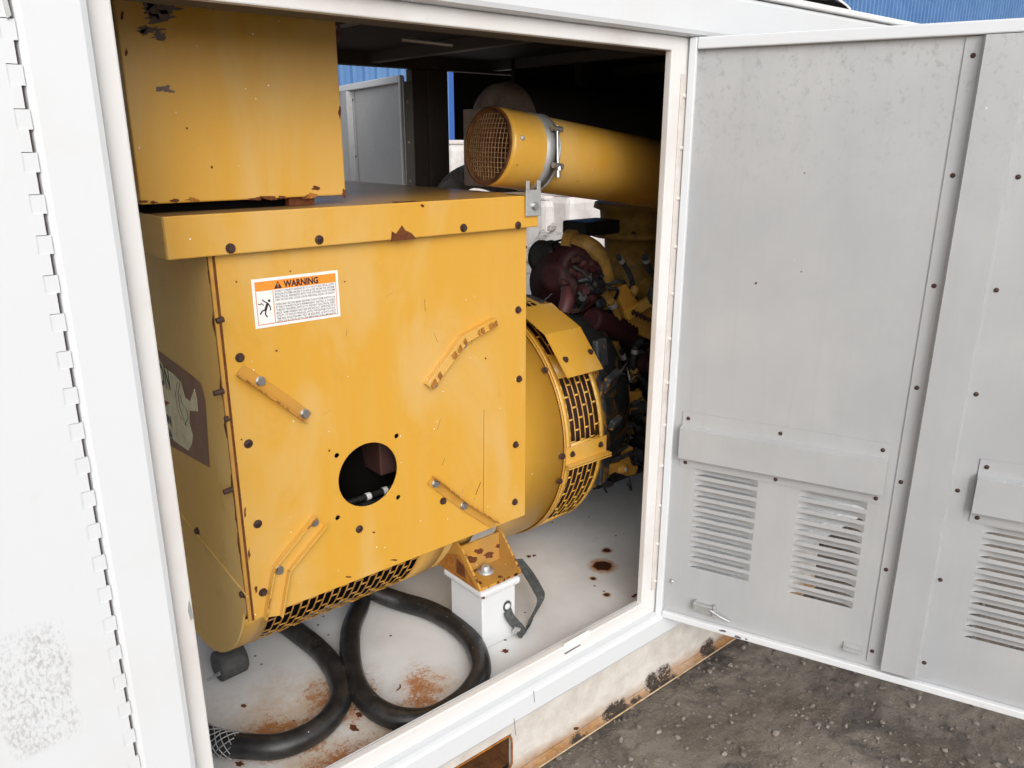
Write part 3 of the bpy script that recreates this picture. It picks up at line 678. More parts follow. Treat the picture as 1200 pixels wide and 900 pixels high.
# falling figure pictogram
mb = MB(); ox, oz = LX+.025, LZ+.038
def limb(pts, wd):
    for (a, b) in zip(pts, pts[1:]):
        a, b = Vector((ox+a[0], YL-.0001, oz+a[1])), Vector((ox+b[0], YL-.0001, oz+b[1])); d = (b-a).normalized(); nn = Vector((-d.z, 0, d.x))*wd
        mb.prism([a-nn, b-nn, b+nn, a+nn], (0, -.0004, 0))
mb.prism([(ox+.0085+.0028*cos(k*.7), YL-.0001, oz+.016+.0028*sin(k*.7)) for k in range(9)], (0, -.0004, 0))
limb([(.005, .012), (-.001, -.002)], .0026); limb([(.005, .012), (-.001, .015), (-.006, .020)], .0011); limb([(.006, .010), (.010, .002), (.0095, -.004)], .0012)
limb([(-.001, -.002), (-.008, -.003), (-.013, -.010)], .0014); limb([(0, -.002), (-.002, -.011), (.002, -.017)], .0014); limb([(-.016, .012), (-.010, .010), (-.009, .013), (-.004, .008)], .0008)
part('pictogram', mb, 'ink', panel)
# ---- four bent angle tabs bolted on the panel
def tab(pts, wd, flip, bolts, lift=.012, t=.004, m='yellow_paint', both=False):
    """bent strip of angle steel: a web lying on the panel and a lip standing off it"""
    P = [Y(px, py, PF) for px, py in pts]; mb = MB()
    for sgn in (0, 1):
        pass
    L, Rr = [], []
    for i, p in enumerate(P):
        d0 = (P[i]-P[i-1]) if i else (P[1]-P[0]); d1 = (P[i+1]-P[i]) if i < len(P)-1 else d0
        d = (d0.normalized()+d1.normalized()).normalized(); nn = Vector((-d.z, 0, d.x)); L.append(p+nn*wd/2); Rr.append(p-nn*wd/2)
    A = L if flip else Rr
    ring = [q+YN*.0002 for q in L]+[q+YN*.0002 for q in Rr[::-1]]
    mb.prism(ring, YN*t)
    for i in range(len(P)-1):
        a, b = A[i], A[i+1]; dd = ((P[i]-A[i]).normalized())*.003
        mb.prism([a+YN*t, b+YN*t, b+dd+YN*t, a+dd+YN*t], YN*lift)
        if both:
            B = Rr if flip else L; e = ((P[i]-B[i]).normalized())*t; mb.prism([B[i]+YN*t, B[i+1]+YN*t, B[i+1]+e+YN*t, B[i]+e+YN*t], YN*lift)
    o = part('angle_tab', mb, m, panel, .0008)
    # worn rusty outer edge of the lip
    eb = MB()
    for i in range(len(P)-1):
        a, b = A[i], A[i+1]; dd = ((P[i]-A[i]).normalized())*t; k = 7
        for j in range(k):
            if random.random() < .55:
                s, e = j/k, (j+random.uniform(.4, 1))/k; u, v = a.lerp(b, s), a.lerp(b, e)
                eb = MB().prism([u+YN*(t+lift), v+YN*(t+lift), v+dd*random.uniform(.5, 1)+YN*(t+lift), u+dd+YN*(t+lift)], YN*.0006); part('worn_edge', eb, 'rust_orange', panel)
    for q in bolts: inst('bolt', BOLT_S, panel, Y(*q, PF)+YN*(t+.0002))
tab([(280, 433), (330, 467), (360, 489)], .026, False, [(304, 446), (356, 484)], .016, m='yellow_paint_grimy')
tab([(577, 376), (541, 396), (499, 452)], .020, True, [], .003, t=.016)
inst('bolt', BOLT_S, panel, Y(543, 403, PF)); inst('bolt', BOLT_S, panel, Y(508, 450, PF))
tab([(373, 609), (328, 665), (318, 722)], .042, False, [(367, 611), (326, 667)], .014, both=True, t=.0035)
tab([(503, 562), (545, 594), (579, 615)], .024, True, [(509, 566), (542, 592)], .014, m='yellow_paint_grimy')
# rust flakes on the panel edge and around
for (px, py, rx, ry) in ((301, 615, 2, 3), (607, 363, 1, 1), (277, 330, 1.2, 1), (404, 330, .8, .8), (324, 411, 1.2, 1.2), (283, 515, 1, 1), (333, 655, 1.5, 1), (386, 528, 1, 1.3), (569, 420, 1, 1), (438, 624, 2, 1), (300, 690, 1.5, 4), (292, 650, 1.2, 6), (287, 600, 1, 5), (462, 656, 4, 1), (408, 676, 3, 1), (340, 318, 1, 1), (617, 290, .8, 2)):
    blob(panel, px, py, rx, ry, y=PF)
for k in range(15):
    x = random.uniform(xa+.03, xb-.03); z = random.uniform(pz_b+.03, pz_t-.12); l_ = random.uniform(.006, .03); a = random.uniform(-.5, .5)+(pi/2 if k % 3 else .2)
    if (x-hc[0])**2+(z-hc[1])**2 < .012 or (z > LZ-.02 and x < LX+LW_+.02): continue
    part('scratch', MB().prism([(x, PF, z), (x+.0009, PF, z), (x+.0006+l_*cos(a), PF, z+l_*sin(a)), (x+l_*cos(a), PF, z+l_*sin(a))], (0, -.0003, 0)), random.choice(['rust_orange', 'rust', 'chip_grey']), panel)
# ---- drum: mesh shells made of rings and staggered bridges
def cyl_pt(x, th, r=RR): return Vector((x, YC-r*sin(R(th)), ZC-r*cos(R(th))))
def strip(mb, x0, x1, t0, t1, r, n=1):
    mb.weld = True
    for i in range(n):
        a, b = t0+(t1-t0)*i/n, t0+(t1-t0)*(i+1)/n
        mb.add([cyl_pt(x0, a, r), cyl_pt(x1, a, r), cyl_pt(x1, b, r), cyl_pt(x0, b, r)], [(0, 1, 2, 3)], True)
def grille(x0, x1, t0, t1, ncol, dth, r=RR, rw=.0042, bw=.8):
    mb = MB(); pit = (x1-x0)/ncol; seg = max(3, int((t1-t0)/4))
    for k in range(ncol+1): strip(mb, x0+k*pit-rw/2, x0+k*pit+rw/2, t0, t1, r, seg)
    for k in range(ncol):
        a = t0+(dth*.5 if k % 2 else 0)
        while a < t1:
            strip(mb, x0+k*pit+rw/2, x0+(k+1)*pit-rw/2, a, min(a+bw, t1), r); a += dth
    return mb
part('grille', grille(.615, 1.035, -150, 62, 20, 9.0, rw=.0034), 'yellow_paint_grimy', gen, solid=.002)
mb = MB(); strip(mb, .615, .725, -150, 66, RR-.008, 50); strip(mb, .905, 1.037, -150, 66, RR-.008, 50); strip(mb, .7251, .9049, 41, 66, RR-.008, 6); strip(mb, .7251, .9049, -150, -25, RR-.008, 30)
part('slot_shade', mb, 'dark_void', gen)  # black shell added close behind the slots so they look dark
mb = MB(); strip(mb, .556, .612, -150, 64, RR, 50); part('drum_rim', mb, 'yellow_paint', gen, solid=.003)
mb = MB(); strip(mb, 1.038, 1.12, -150, 66, RR, 50); part('drum_rim', mb, 'yellow_paint', gen, solid=.003)
mb = MB(); strip(mb, 1.12, 1.523, -180, 180, RR-.004, 90); drum = part('drum_body', mb, 'yellow_paint', gen, solid=.004)
mb = MB(); mb.lathe([(0, RR-.008), (.001, .02)], (1.124, YC, ZC), (1, 0, 0), 64, False); part('bulkhead', mb, 'dark_void', gen)
mb = MB(); mb.lathe([(0, .10), (.01, .28), (.12, .28), (.125, .22), (.27, .22), (.275, .28), (.5, .28)], (.60, YC, ZC+.03), (1, 0, 0), 32); part('rotor', mb, 'dark_void', gen)
# seam ring and right vent band
mb = MB(); strip(mb, 1.523, 1.531, -180, 180, RR+.002, 90); part('drum_seam', mb, 'yellow_paint_grimy', gen, solid=.004)
BX0, BX1 = 1.532, 1.692
mb = MB()
for a, b in ((0, 46), (83.5, 93), (122, 133), (170, 360)): strip(mb, BX0+.018, BX1-.018, a, b, RR, max(2, int((b-a)/4)))
for x0_, x1_ in ((BX0, BX0+.018), (BX1-.018, BX1)): strip(mb, x0_, x1_, 0, 360, RR, 90)
part('vent_band', mb, 'yellow_paint', gen, solid=.003)
for a, b, d in ((46, 83.5, 10), (93, 122, 10), (133, 170, 10)): part('grille', grille(BX0+.018, BX1-.018, a, b, 6, d, RR, rw=.0034), 'yellow_paint', gen, solid=.002)
mb = MB(); mb.lathe([(0, RR-.035), (.17, RR-.035)], (1.528, YC, ZC), (1, 0, 0), 64, False); part('stator', mb, 'winding', gen)
mb = MB(); mb.lathe([(0, RR-.001), (.004, RR-.001), (.004, .05)], (BX1-.002, YC, ZC), (1, 0, 0), 64, False); part('adapter_ring', mb, 'yellow_paint_grimy', gen)
# split flange plate on the band
for nm, q in (('split_flange', (83.6, 86.3)), ):
    mb = MB(); A = [cyl_pt(BX0-.006, 92, RR+.003), cyl_pt(BX1+.006, 92, RR+.003), cyl_pt(BX1+.006, 84.5, RR+.005), cyl_pt(BX0-.006, 84.5, RR+.005)]
    mb.prism(A, (0, -.002, 0)); B = [cyl_pt(BX0-.006, 84.5, RR+.004), cyl_pt(BX1+.014, 84.5, RR+.004), cyl_pt(BX1+.014, 84.5, RR+.024), cyl_pt(BX0-.006, 84.5, RR+.020)]
    mb.prism(B, (0, 0, -.004)); mb.prism([v+Vector((0, 0, -.008)) for v in B], (0, 0, -.004)); part(nm, mb, 'yellow_paint', gen)
for (x, th) in ((BX0-.02, 89), (BX0+.02, 88.5), (BX1-.02, 88.5), (BX0-.02, 77), (BX0-.02, 127)):
    p = cyl_pt(x, th, RR+.004); inst('bolt', BOLT, gen, p, (R(90-th), 0, 0))
# drip cover: sloped sheet over the upper vents
a0, a1 = X(639, 392, 1.520), X(665.5, 443, 1.520); b0, b1 = X(680, 383, 1.700), X(707, 432, 1.700)
back = Vector((0, .13, .055))
mb = MB(); mb.add([a0, b0, b1, a1], [(0, 1, 2, 3)]); mb.add([a0+back, b0+back, b0, a0], [(0, 1, 2, 3)])
cov = part('drip_cover', mb, 'yellow_paint', gen, solid=.003)
fn = (b0-a0).cross(a1-a0).normalized(); fn = fn if fn.y < 0 else -fn
rq = YN.rotation_difference(fn)
for q in ((662, 422), (691, 413)):
    r_ = ray(*q); o_ = Vector((0, 0, H)); t = (a0-o_).dot(fn)/r_.dot(fn); o = inst('bolt', BOLT, cov, o_+r_*t+fn*.002); o.rotation_euler = rq.to_euler()
# pedestal foot bracket
zb_ = H-1.1655
cL, cR, cB = Z(562, 694, zb_), Z(609, 671, zb_), Z(512, 658, zb_)
fx0, fx1, yf, ybk = cL.x, cR.x, cL.y, cB.y
gt = X(541, 644, fx0)                     # top corner of the left gusset
yp = ybk-.012                             # upright plate against the drum
bc = MB(); bc.box(fx0+.006, fx1-.006, yf, ybk, zb_, zb_+.008); foot = part('mount_foot', bc, 'yellow_paint_grimy', gen, .001)
part('upright_plate', MB().box(fx0+.006, fx1-.006, gt.y+.012, gt.y+.020, zb_+.0085, gt.z), 'yellow_paint_grimy', foot, .001)
for xx in (fx0, fx1-.006):
    part('gusset', MB().prism([(xx, yf, zb_), (xx, yf, zb_+.010), (xx, gt.y, gt.z), (xx, gt.y+.08, gt.z+.03), (xx, ybk, zb_+.05), (xx, ybk, zb_)], (.006, 0, 0)), 'yellow_paint_grimy', foot, .0008)
mb = MB(); mb.prism([(fx0-.0008, yf+.01, zb_+.002), (fx0-.0008, gt.y+.01, gt.z-.02), (fx0-.0008, ybk-.02, zb_+.04), (fx0-.0008, ybk-.01, zb_+.002)], (-.0006, 0, 0)); part('rusty_patch', mb, 'rust_orange', foot)
mb = MB(); mb.prism([(fx0-.0016, yf+.06, zb_+.015), (fx0-.0016, yf+.065, zb_+.05), (fx0-.0016, yf+.10, zb_+.06), (fx0-.0016, yf+.10, zb_+.015)], (-.0006, 0, 0)); part('rusty_patch', mb, 'rust', foot)
for k in range(9):
    for xx in (fx0, fx1-.006):
        t = random.random()*.9; p = Vector((xx, yf, zb_+.010)).lerp(Vector((xx, gt.y, gt.z)), t); q = p.lerp(Vector((xx, gt.y, gt.z)), random.uniform(.04, .12))
        part('worn_edge', MB().prism([p+Vector((0, -.0006, 0)), q+Vector((0, -.0006, 0)), q+Vector((.006, -.0006, 0)), p+Vector((random.uniform(.002, .006), -.0006, 0))], (0, -.0006, .0006)), random.choice(['rust', 'rust_orange']), foot)
for k in range(10):
    a = fx0+.006+(fx1-fx0-.02)*random.random(); part('worn_edge', MB().box(a, a+random.uniform(.003, .014), yf-.0008, yf-.0001, zb_+random.uniform(0, .003), zb_+.0085), random.choice(['rust', 'rust_orange']), foot)
nb = inst('bolt', MB().lathe([(0, .024), (.003, .024), (.003, .0125), (.015, .012), (.017, .009)], (0, 0, 0), (0, 0, 1), 14).mesh('bolt', 'galvanised'), foot, Z(569, 667, zb_+.014)-Vector((0, 0, .006)))
for px, py, rx, ry in ((552, 655, 6, 4), (572, 650, 6, 4), (585, 640, 4, 3), (562, 646, 5, 3), (545, 652, 3, 3)): blob(foot, px, py, rx, ry, y=gt.y+.0118, m='rust')
for px, py, rx, ry in ((586, 676, 3, 1.5), (562, 683, 3, 1.5), (569, 667, 8, 5), (556, 668, 3, 2)): blob(foot, px, py, rx, ry, z=zb_+.0083, m='rust', th=.0004)
# torn silver sticker above the foot
mb = MB(); mb.prism([Y(px, py, PF+.05) for px, py in ((547, 640), (556, 624), (583, 612), (580, 622), (568, 633))], (0, -.001, 0)); part('torn_sticker', mb, 'galvanised', gen)
# cables behind the inspection hole
for i, (qa, qb, r_, yy, ts) in enumerate((((380, 598), (490, 560), .009, 1.640, (.42, .60)), ((380, 607), (490, 570), .009, 1.632, (.64,)), ((380, 612), (490, 583), .008, 1.645, ()))):
    a, b = Y(*qa, yy), Y(*qb, yy)
    cb = part('cable', MB().tube([a, a.lerp(b, .5)+Vector((0, 0, -.004)), b], r_, 10), 'black_rubber', gen)
    for t in ts: p = a.lerp(b, t)+Vector((0, 0, -.003)); part('cable_band', MB().tube([p, p+(b-a).normalized()*.013], r_+.0008, 10), 'label_white', cb)
part('terminal_block', MB().box(.93, .99, 1.60, 1.72, H-.80, H-.68), 'winding', gen, .004)
part('inner_partition', MB().box(1.02, 1.025, 1.62, 2.3, H-.98, H-.25), 'winding', gen)
# silver clamp bracket on the lid corner
mb = MB(); mb.box(1.327, 1.377, 1.511, 1.5145, H-.184, H-.120); mb.box(1.328, 1.340, 1.5115, 1.514, H-.1198, H-.098); mb.box(1.364, 1.376, 1.5115, 1.514, H-.1198, H-.098)
mb.box(1.327, 1.377, 1.5148, 1.60, H-.1325, H-.130)
br = part('clamp_bracket', mb, 'galvanised', gen, .0015); inst('bolt', BOLT_S, br, (1.355, 1.511, H-.160))
# =================================================================== CONTROL CABINET
CY, CZ = 1.58, H-.1155
cabn = thing('control_cabinet', 'big plain yellow cabinet with rusty bottom edge standing on the generator lid', 'cabinet', (.66, 1.8, CZ))
part('cabinet_body', MB().box(.447, .869, CY, 2.10, CZ, H+.285), 'yellow_paint', cabn, .003)
part('foot', MB().box(.742, .80, CY+.012, 2.0, H-.1335, CZ-.0005), 'rust', cabn)
part('foot', MB().box(.46, .7415, CY+.03, 2.0, H-.1335, CZ-.0005), 'dark_void', cabn)  # black filler painting the shade in the gap under the cabinet
for (px, py, rx, ry, m) in ((166, 236, 6, 1.5, 'rust'), (180, 237, 5, 1.3, 'rust'), (205, 235, 5, 2, 'rust'), (226, 234, 9, 2.5, 'rust_orange'), (300, 233, 9, 1.6, 'rust'), (316, 232, 12, 2.4, 'rust'), (331, 231, 5, 2, 'rust'), (371, 220, 5, 2.6, 'rust'), (367, 229, 8, 3, 'rust_orange'), (360, 231, 5, 2, 'rust'), (403, 227, 2, 5, 'rust'), (143, 18, 2, 5, 'rust'), (148, 62, 1.3, 4, 'rust'), (397, 35, 1.6, 12, 'rust'), (398, 131, 1.4, 7, 'rust')):
    blob(cabn, px, py, rx, ry, y=CY, m=m)
for (px, py, rx, ry) in ((180, 12, 10, 9), (186, 20, 14, 7), (196, 10, 14, 6), (176, 8, 9, 8), (178, 35, 12, 3.5), (186, 42, 9, 4), (168, 34, 5, 5), (192, 104, 7, 3.5), (200, 107, 4, 2)):
    blob(cabn, px, py, rx, ry, y=CY, m='chip_grey', name='paint_chip', jag=.6, n=17)
blob(cabn, 248, 196, 1.4, 1.4, y=CY)
mb = MB(); mb.tube([(.4405, CY+.02, CZ+.02), (.4405, CY+.02, H+.28)], .004, 8); part('edge_seal', mb, 'dark_void', cabn)
# =================================================================== AIR INTAKE TUBE
ax0 = Vector((1.337, 1.672, H-.017)); axd = Vector((.990, -.044, -.135)).normalized(); TR = .0985
tb = thing('air_intake_tube', 'yellow air intake tube with round wire mesh end lying above the generator lid', 'air intake', ax0)
part('tube_body', MB().lathe([(0, TR-.002), (0.0, TR), (.02, TR+.0005), (1.0, TR+.002), (1.0, TR*.5)], ax0, axd, 64, False), 'yellow_paint', tb)
# a shade lip inside the mouth and the wire grid bulging out of it
part('mouth_ring', MB().lathe([(-.004, TR-.004), (-.004, TR), (.001, TR+.0008), (.001, TR-.004), (-.004, TR-.004)], ax0, axd, 64, False), 'rust_brown', tb)
U_ = Vector((0, 0, 1)).cross(axd).normalized(); V_ = axd.cross(U_)
mb = MB(); rg = TR-.004
def dome(a, b): return ax0+U_*a+V_*b-axd*(.014*(1-(a*a+b*b)/(rg*rg))-.004)
for d in range(2):
    k = -rg+.006
    while k < rg-.004:
        hlen = sqrt(max(rg*rg-k*k, 0)); pts = [dome(*( (k, -hlen+2*hlen*i/12) if d == 0 else (-hlen+2*hlen*i/12, k))) for i in range(13)]
        mb.tube(pts, .0010, 4, False); k += .0120
part('wire_mesh', mb, 'wire_brown', tb)
part('mouth_shade', MB().lathe([(.006, TR-.003), (.0065, .001)], ax0, axd, 32, False), 'dark_void', tb)  # black disc stands for the shade inside the tube
inst('screw', MB().lathe([(0, .007), (.002, .0065), (.0035, .004), (.0037, 0)], (0, 0, 0), (0, -1, 0), 12).mesh('screw', 'galvanised'), tb, ax0+axd*.033+Vector((0, -1, .25)).normalized()*(TR+.0005))
# band clamp with T bolt
cl0 = .138
clamp = part('band_clamp', MB().lathe([(cl0-.014, TR+.0008), (cl0-.014, TR+.0035), (cl0+.012, TR+.0035), (cl0+.012, TR+.0008)], ax0, axd, 64, False), 'galvanised', tb)
part('strap_edge', MB().lathe([(cl0+.016, TR+.001), (cl0+.016, TR+.005), (cl0+.021, TR+.005), (cl0+.021, TR+.001)], ax0, axd, 64, False), 'galvanised', clamp)
def around(t, ang, r): return ax0+axd*t+(U_*cos(ang)+V_*sin(ang))*r
# the viewer's side of the tube is -y: find that angle
bs = max(range(360), key=lambda k: (U_*cos(R(k))+V_*sin(R(k))).dot(Vector((-.45, -1, .15))))
up_ = 1 if (around(0, R(bs+10), 1)-around(0, R(bs), 1)).z > 0 else -1
mb = MB()
q1, q2 = around(cl0+.006, R(bs+up_*28), TR+.016), around(cl0+.010, R(bs-up_*20), TR+.016)
mb.tube([q1+(q1-q2).normalized()*.008, q2-(q1-q2).normalized()*.016], .0042, 8)
for q in (q1, q2): mb.tube([q-axd*.016, q+axd*.016], .0075, 10)
mb.tube([q2-(q1-q2).normalized()*.014, q2-(q1-q2).normalized()*.030], .0072, 6); mb.tube([q2-(q1-q2).normalized()*.002+axd*.004, q2-(q1-q2).normalized()*.012+axd*.004], .009, 6)
part('clamp_bolt', mb, 'steel', clamp)
# =================================================================== ENGINE
eng = thing('engine', 'dark grimy engine with maroon turbo, yellow pipes and brackets behind the generator', 'engine', (2.3, 1.95, H-1.34))
def EP(px, py, y): return Y(px, py, y)
part('engine_block', MB().box(1.98, 3.3, 1.86, 2.32, H-1.10, H-.62), 'engine_black', eng, .02)
part('cylinder_head', MB().box(2.02, 3.2, 1.98, 2.28, H-.619, H-.50), 'engine_black', eng, .02)
part('oil_pan', MB().box(2.0, 3.2, 1.88, 2.25, H-1.27, H-1.101), 'engine_black', eng, .03)
# flywheel housing with lumps
mb = MB(); mb.lathe([(0, .30), (.0, .366), (.03, .368), (.045, .34), (.20, .31), (.22, .2)], (1.700, YC, ZC+.02), (1, 0, 0), 48); fw_ = part('flywheel_housing', mb, 'peeled_paint', eng)
for i in range(5):
    t = 44+i*23.0+random.uniform(-9, 9); p = Vector((1.79, YC-.345*sin(R(t)), ZC+.02-.345*cos(R(t))))
    Mx = Matrix.Translation(p) @ Matrix.Rotation(random.uniform(-.5, .5), 4, 'X') @ Matrix.Rotation(random.uniform(-.4, .4), 4, 'Z')
    a, b, d = random.uniform(.02, .045), random.uniform(.008, .016), random.uniform(.012, .05)
    part('casting', MB().box(-a, a, -b, b, -d, d, Mx), 'peeled_paint', fw_, .006)
    inst('bolt', BOLT, fw_, p+Vector((-.082, -.022, .012)), (R(90-t), 0, 0))
def elump(px, py, rx, rz, y, m, nm='engine_casting', ry=None, jag=.14, n=12):
    c_ = EP(px, py, y); k = (c_-Vector((0, 0, H))).dot(FW)/933.
    return part(nm, MB().ball(c_, rx*k*1.15, (ry or rx)*k, rz*k*1.05, max(n, 14), jag*.45, sm=True), m, eng)
# turbo and surrounding parts
tc = EP(662, 328, 1.93)
mb = MB(); mb.lathe([(-.09, .03), (-.085, .05), (-.07, .052), (-.065, .085), (-.05, .09), (-.045, .108), (0, .116), (.02, .116), (.025, .124), (.04, .124), (.045, .10), (.07, .08), (.10, .06)], tc, (.92, .25, -.3), 36); turbo = part('turbo_housing', mb, 'maroon', eng)
mb = MB(); pts = [tc+Vector((.0+.098*cos(a)*.5, -.05-.02*cos(a), .098*sin(a))) for a in [R(k) for k in range(-70, 250, 20)]]; mb.tube(pts, [.012+.018*i/len(pts) for i in range(len(pts))], 14); part('turbo_volute', mb, 'maroon', turbo)
part('turbo_flange', MB().lathe([(0, .03), (.003, .055), (.018, .055), (.02, .04), (.05, .04), (.052, .06), (.066, .06), (.07, .03)], EP(632, 300, 2.0), (.95, .1, -.2), 20), 'engine_black', eng)
part('exhaust_elbow', MB().tube([EP(664, 340, 1.80), EP(665, 352, 1.77), EP(660, 366, 1.77)], [.018, .024, .02], 14), 'maroon_pink', turbo)
for k in range(10):
    a = R(36*k); inst('bolt', BOLT, turbo, tc+Vector((-.05+.03*cos(a), -.119+.02*abs(sin(a)), .088*sin(a))))
part('turbo_band', MB().lathe([(-.034, .113), (-.034, .120), (-.024, .120), (-.024, .113)], tc, (.92, .25, -.3), 40, False), 'engine_black', turbo)
p, q = EP(645, 285, 1.95), EP(676, 276, 2.0); part('oil_line', MB().tube([p, q, EP(700, 262, 2.1)], .004, 8), 'black_rubber', eng)
pp = catmull([EP(668, 285, 1.95), EP(684, 287, 1.90), EP(699, 297, 1.87), EP(707, 316, 1.86), (EP(711, 340, 1.86)), EP(708, 358, 1.88)], 5)
part('coolant_pipe', MB().tube(pp, [.036-.006*i/len(pp) for i in range(len(pp))], 16), 'engine_tan', eng)
part('pipe_collar', MB().tube([EP(664, 284, 1.955), EP(674, 285, 1.925)], .045, 14), 'engine_tan', eng)
mb = MB(); b0_ = EP(692, 374, 1.80); b1_ = EP(737, 392, 1.83); k = 12
prof = []
L = (b1_-b0_).length
for i in range(k*2+1): prof.append((L*i/(2*k), .045 if i % 2 else .033))
mb.lathe(prof, b0_, b1_-b0_, 24); part('bellows', mb, 'maroon', eng)
for k in range(16):
    ang = random.uniform(0, 6.28); rr = random.uniform(.02, .10); p = tc+Vector((random.uniform(-.08, .05), -.10-random.uniform(0, .02), 0))+Vector((cos(ang)*rr, 0, sin(ang)*rr)); r_ = random.uniform(.008, .024); l_ = random.uniform(.015, .04)
    part('pipe_union', MB().lathe([(0, r_), (l_*.4, r_), (l_*.42, r_*.7), (l_, r_*.65)], p, (random.uniform(-.8, .2), -1, random.uniform(-.5, .5)), random.choice([6, 8, 14])), random.choice(['maroon', 'engine_black', 'engine_slate', 'maroon', 'engine_black']), turbo)
for k in range(14):
    a = R(360/14*k); ax_ = Vector((.92, .25, -.3)).normalized(); u = ax_.cross(Vector((0, 0, 1))).normalized(); v = ax_.cross(u)
    part('flange_bolt', MB().lathe([(0, .007), (.012, .007)], tc+ax_*.018+(u*cos(a)+v*sin(a))*.117, -ax_, 6), 'engine_slate', turbo)
for k in range(6):
    a = tc+Vector((random.uniform(-.10, .10), -.12, random.uniform(-.08, .10))); b = a+Vector((random.uniform(.03, .12), .02, random.uniform(-.12, .04)))
    part('oil_line', MB().tube(catmull([a, (a+b)/2+Vector((0, -.03, .02)), b], 6), random.uniform(.003, .007), 8), random.choice(['engine_black', 'engine_slate', 'engine_tan']), eng)
# intake stand under the tube with flange rings
ic = EP(740, 262, 2.03)
mb = MB(); mb.lathe([(0, .14), (.02, .145), (.03, .12), (.10, .115), (.105, .15), (.125, .15), (.13, .10), (.22, .095), (.3, .12)], ic+Vector((0, 0, .08)), (0, 0, -1), 36); part('intake_stack', mb, 'engine_tan', eng)
for ang in range(0, 360, 45): inst('bolt', BOLT, eng, ic+Vector((.135*cos(R(ang)), .135*sin(R(ang)), -.023)), (-pi/2, 0, 0))

mb = MB(); mb.box(*sorted((EP(682, 262, 2.0).x, EP(722, 262, 2.0).x)), 1.98, 2.1, EP(700, 275, 2.0).z, EP(700, 259, 2.0).z); part('thermostat_cover', mb, 'engine_black', eng, .006)
mb = MB(); mb.lathe([(0, .10), (.02, .10), (.16, .09), (.17, .05)], EP(740, 300, 2.1)+Vector((0, 0, .05)), (.1, -.1, -1), 28); part('after_cooler', mb, 'engine_tan', eng)
# yellow brackets at right
def sheet(pts, y, m, nm='bracket', th=.02, tilt=.0, bev=.002):
    base = [EP(px, py, y+tilt*i) for i, (px, py) in enumerate(pts)]
    return part(nm, MB().prism(base, (0, th, .0)), m, eng, bev)
sheet([(722, 340), (733, 332), (742, 344), (750, 358), (773, 343), (775, 395), (768, 400), (742, 390), (733, 368)], 1.80, 'yellow_paint_grimy', th=.03)
sheet([(735, 366), (772, 344), (776, 352), (738, 375)], 1.775, 'yellow_paint', 'bracket_rib', th=.02)
sheet([(742, 344), (760, 326), (775, 330), (775, 342), (752, 360)], 1.84, 'engine_tan', 'bracket')
elump(744, 340, 5, 6, 1.78, 'engine_tan', 'hex_cap'); elump(765, 345, 6, 12, 1.77, 'engine_slate', 'sensor')
elump(730, 425, 17, 15, 1.90, 'engine_tan', 'oil_filter', jag=.03); elump(752, 425, 12, 14, 1.86, 'maroon', 'pump_housing', jag=.05); elump(763, 430, 6, 8, 1.80, 'maroon_pink', 'pump_cap', jag=.05)
elump(745, 400, 10, 7, 1.83, 'engine_slate', 'hose_clamp'); elump(715, 405, 12, 9, 1.93, 'engine_black'); elump(700, 395, 10, 12, 1.95, 'engine_black')
elump(760, 500, 4, 9, 2.0, 'braid_grey', 'drain_plug', jag=.05)
# governor linkage and yellow castings beside the housing
sheet([(727, 470), (735, 460), (752, 459), (754, 470), (748, 479), (740, 481), (736, 494), (726, 492), (729, 480)], 1.70, 'yellow_paint_grimy', 'linkage_arm', .015)
p = EP(743, 473, 1.695); part('pivot_bolt', MB().lathe([(0, .014), (.01, .013), (.012, .006)], p, (0, -1, 0), 12), 'engine_slate', eng)
for a, b, r_, m in (((712, 448), (722, 500), .006, 'engine_black'), ((716, 455), (728, 520), .005, 'engine_slate'), ((708, 460), (735, 455), .006, 'engine_black'), ((700, 425), (712, 447), .003, 'galvanised'), ((708, 418), (720, 446), .003, 'galvanised'), ((718, 510), (728, 527), .003, 'galvanised'), ((722, 508), (730, 520), .002, 'galvanised'), ((715, 540), (740, 530), .008, 'engine_slate'), ((712, 532), (735, 522), .008, 'engine_slate')):
    part('hose', MB().tube([EP(*a, 1.69), (EP(*a, 1.69)+EP(*b, 1.69))/2+Vector((0, -.012, .004)), EP(*b, 1.69)], r_, 8), m, eng)
for q in ((716, 470, 8, 12), (722, 486, 7, 9), (714, 500, 7, 10), (726, 502, 5, 8), (705, 440, 9, 8), (730, 545, 14, 10), (745, 535, 10, 16), (720, 452, 6, 6)):
    p = EP(q[0], q[1], 1.745); k = .0021; Mx = Matrix.Translation(p) @ Matrix.Rotation(random.uniform(-.6, .6), 4, 'X') @ Matrix.Rotation(random.uniform(-.7, .7), 4, 'Y')
    part('housing_cover', MB().box(-q[2]*k, q[2]*k, -.02, .02, -q[3]*k*.8, q[3]*k*.8, Mx), 'peeled_paint' if q[0] > 710 else 'engine_slate', eng, .007)
sheet([(707, 546), (728, 541), (736, 526), (734, 520), (742, 524), (741, 537), (748, 548), (745, 556), (735, 558), (722, 553), (708, 560), (704, 556)], 1.69, 'yellow_paint_grimy', 'timing_pointer', .02)
elump(733, 550, 3, 3, 1.68, 'galvanised', 'bolt_head', jag=.02); elump(728, 548, 9, 6, 1.70, 'yellow_paint_grimy', 'mount_boss', jag=.1)
sheet([(700, 552), (712, 543), (722, 549), (714, 558), (702, 562)], 1.70, 'engine_slate', 'mount_web')
for i in range(14):      # small castings, caps and fittings in the shadow
    px, py = random.uniform(630, 790), random.uniform(300, 540)
    if px < 700 and py > 400: continue
    elump(px, py, random.uniform(3, 9), random.uniform(3, 9), random.uniform(1.98, 2.1), random.choice(['engine_black', 'engine_black', 'engine_slate', 'maroon', 'engine_tan']), jag=.2, n=8)
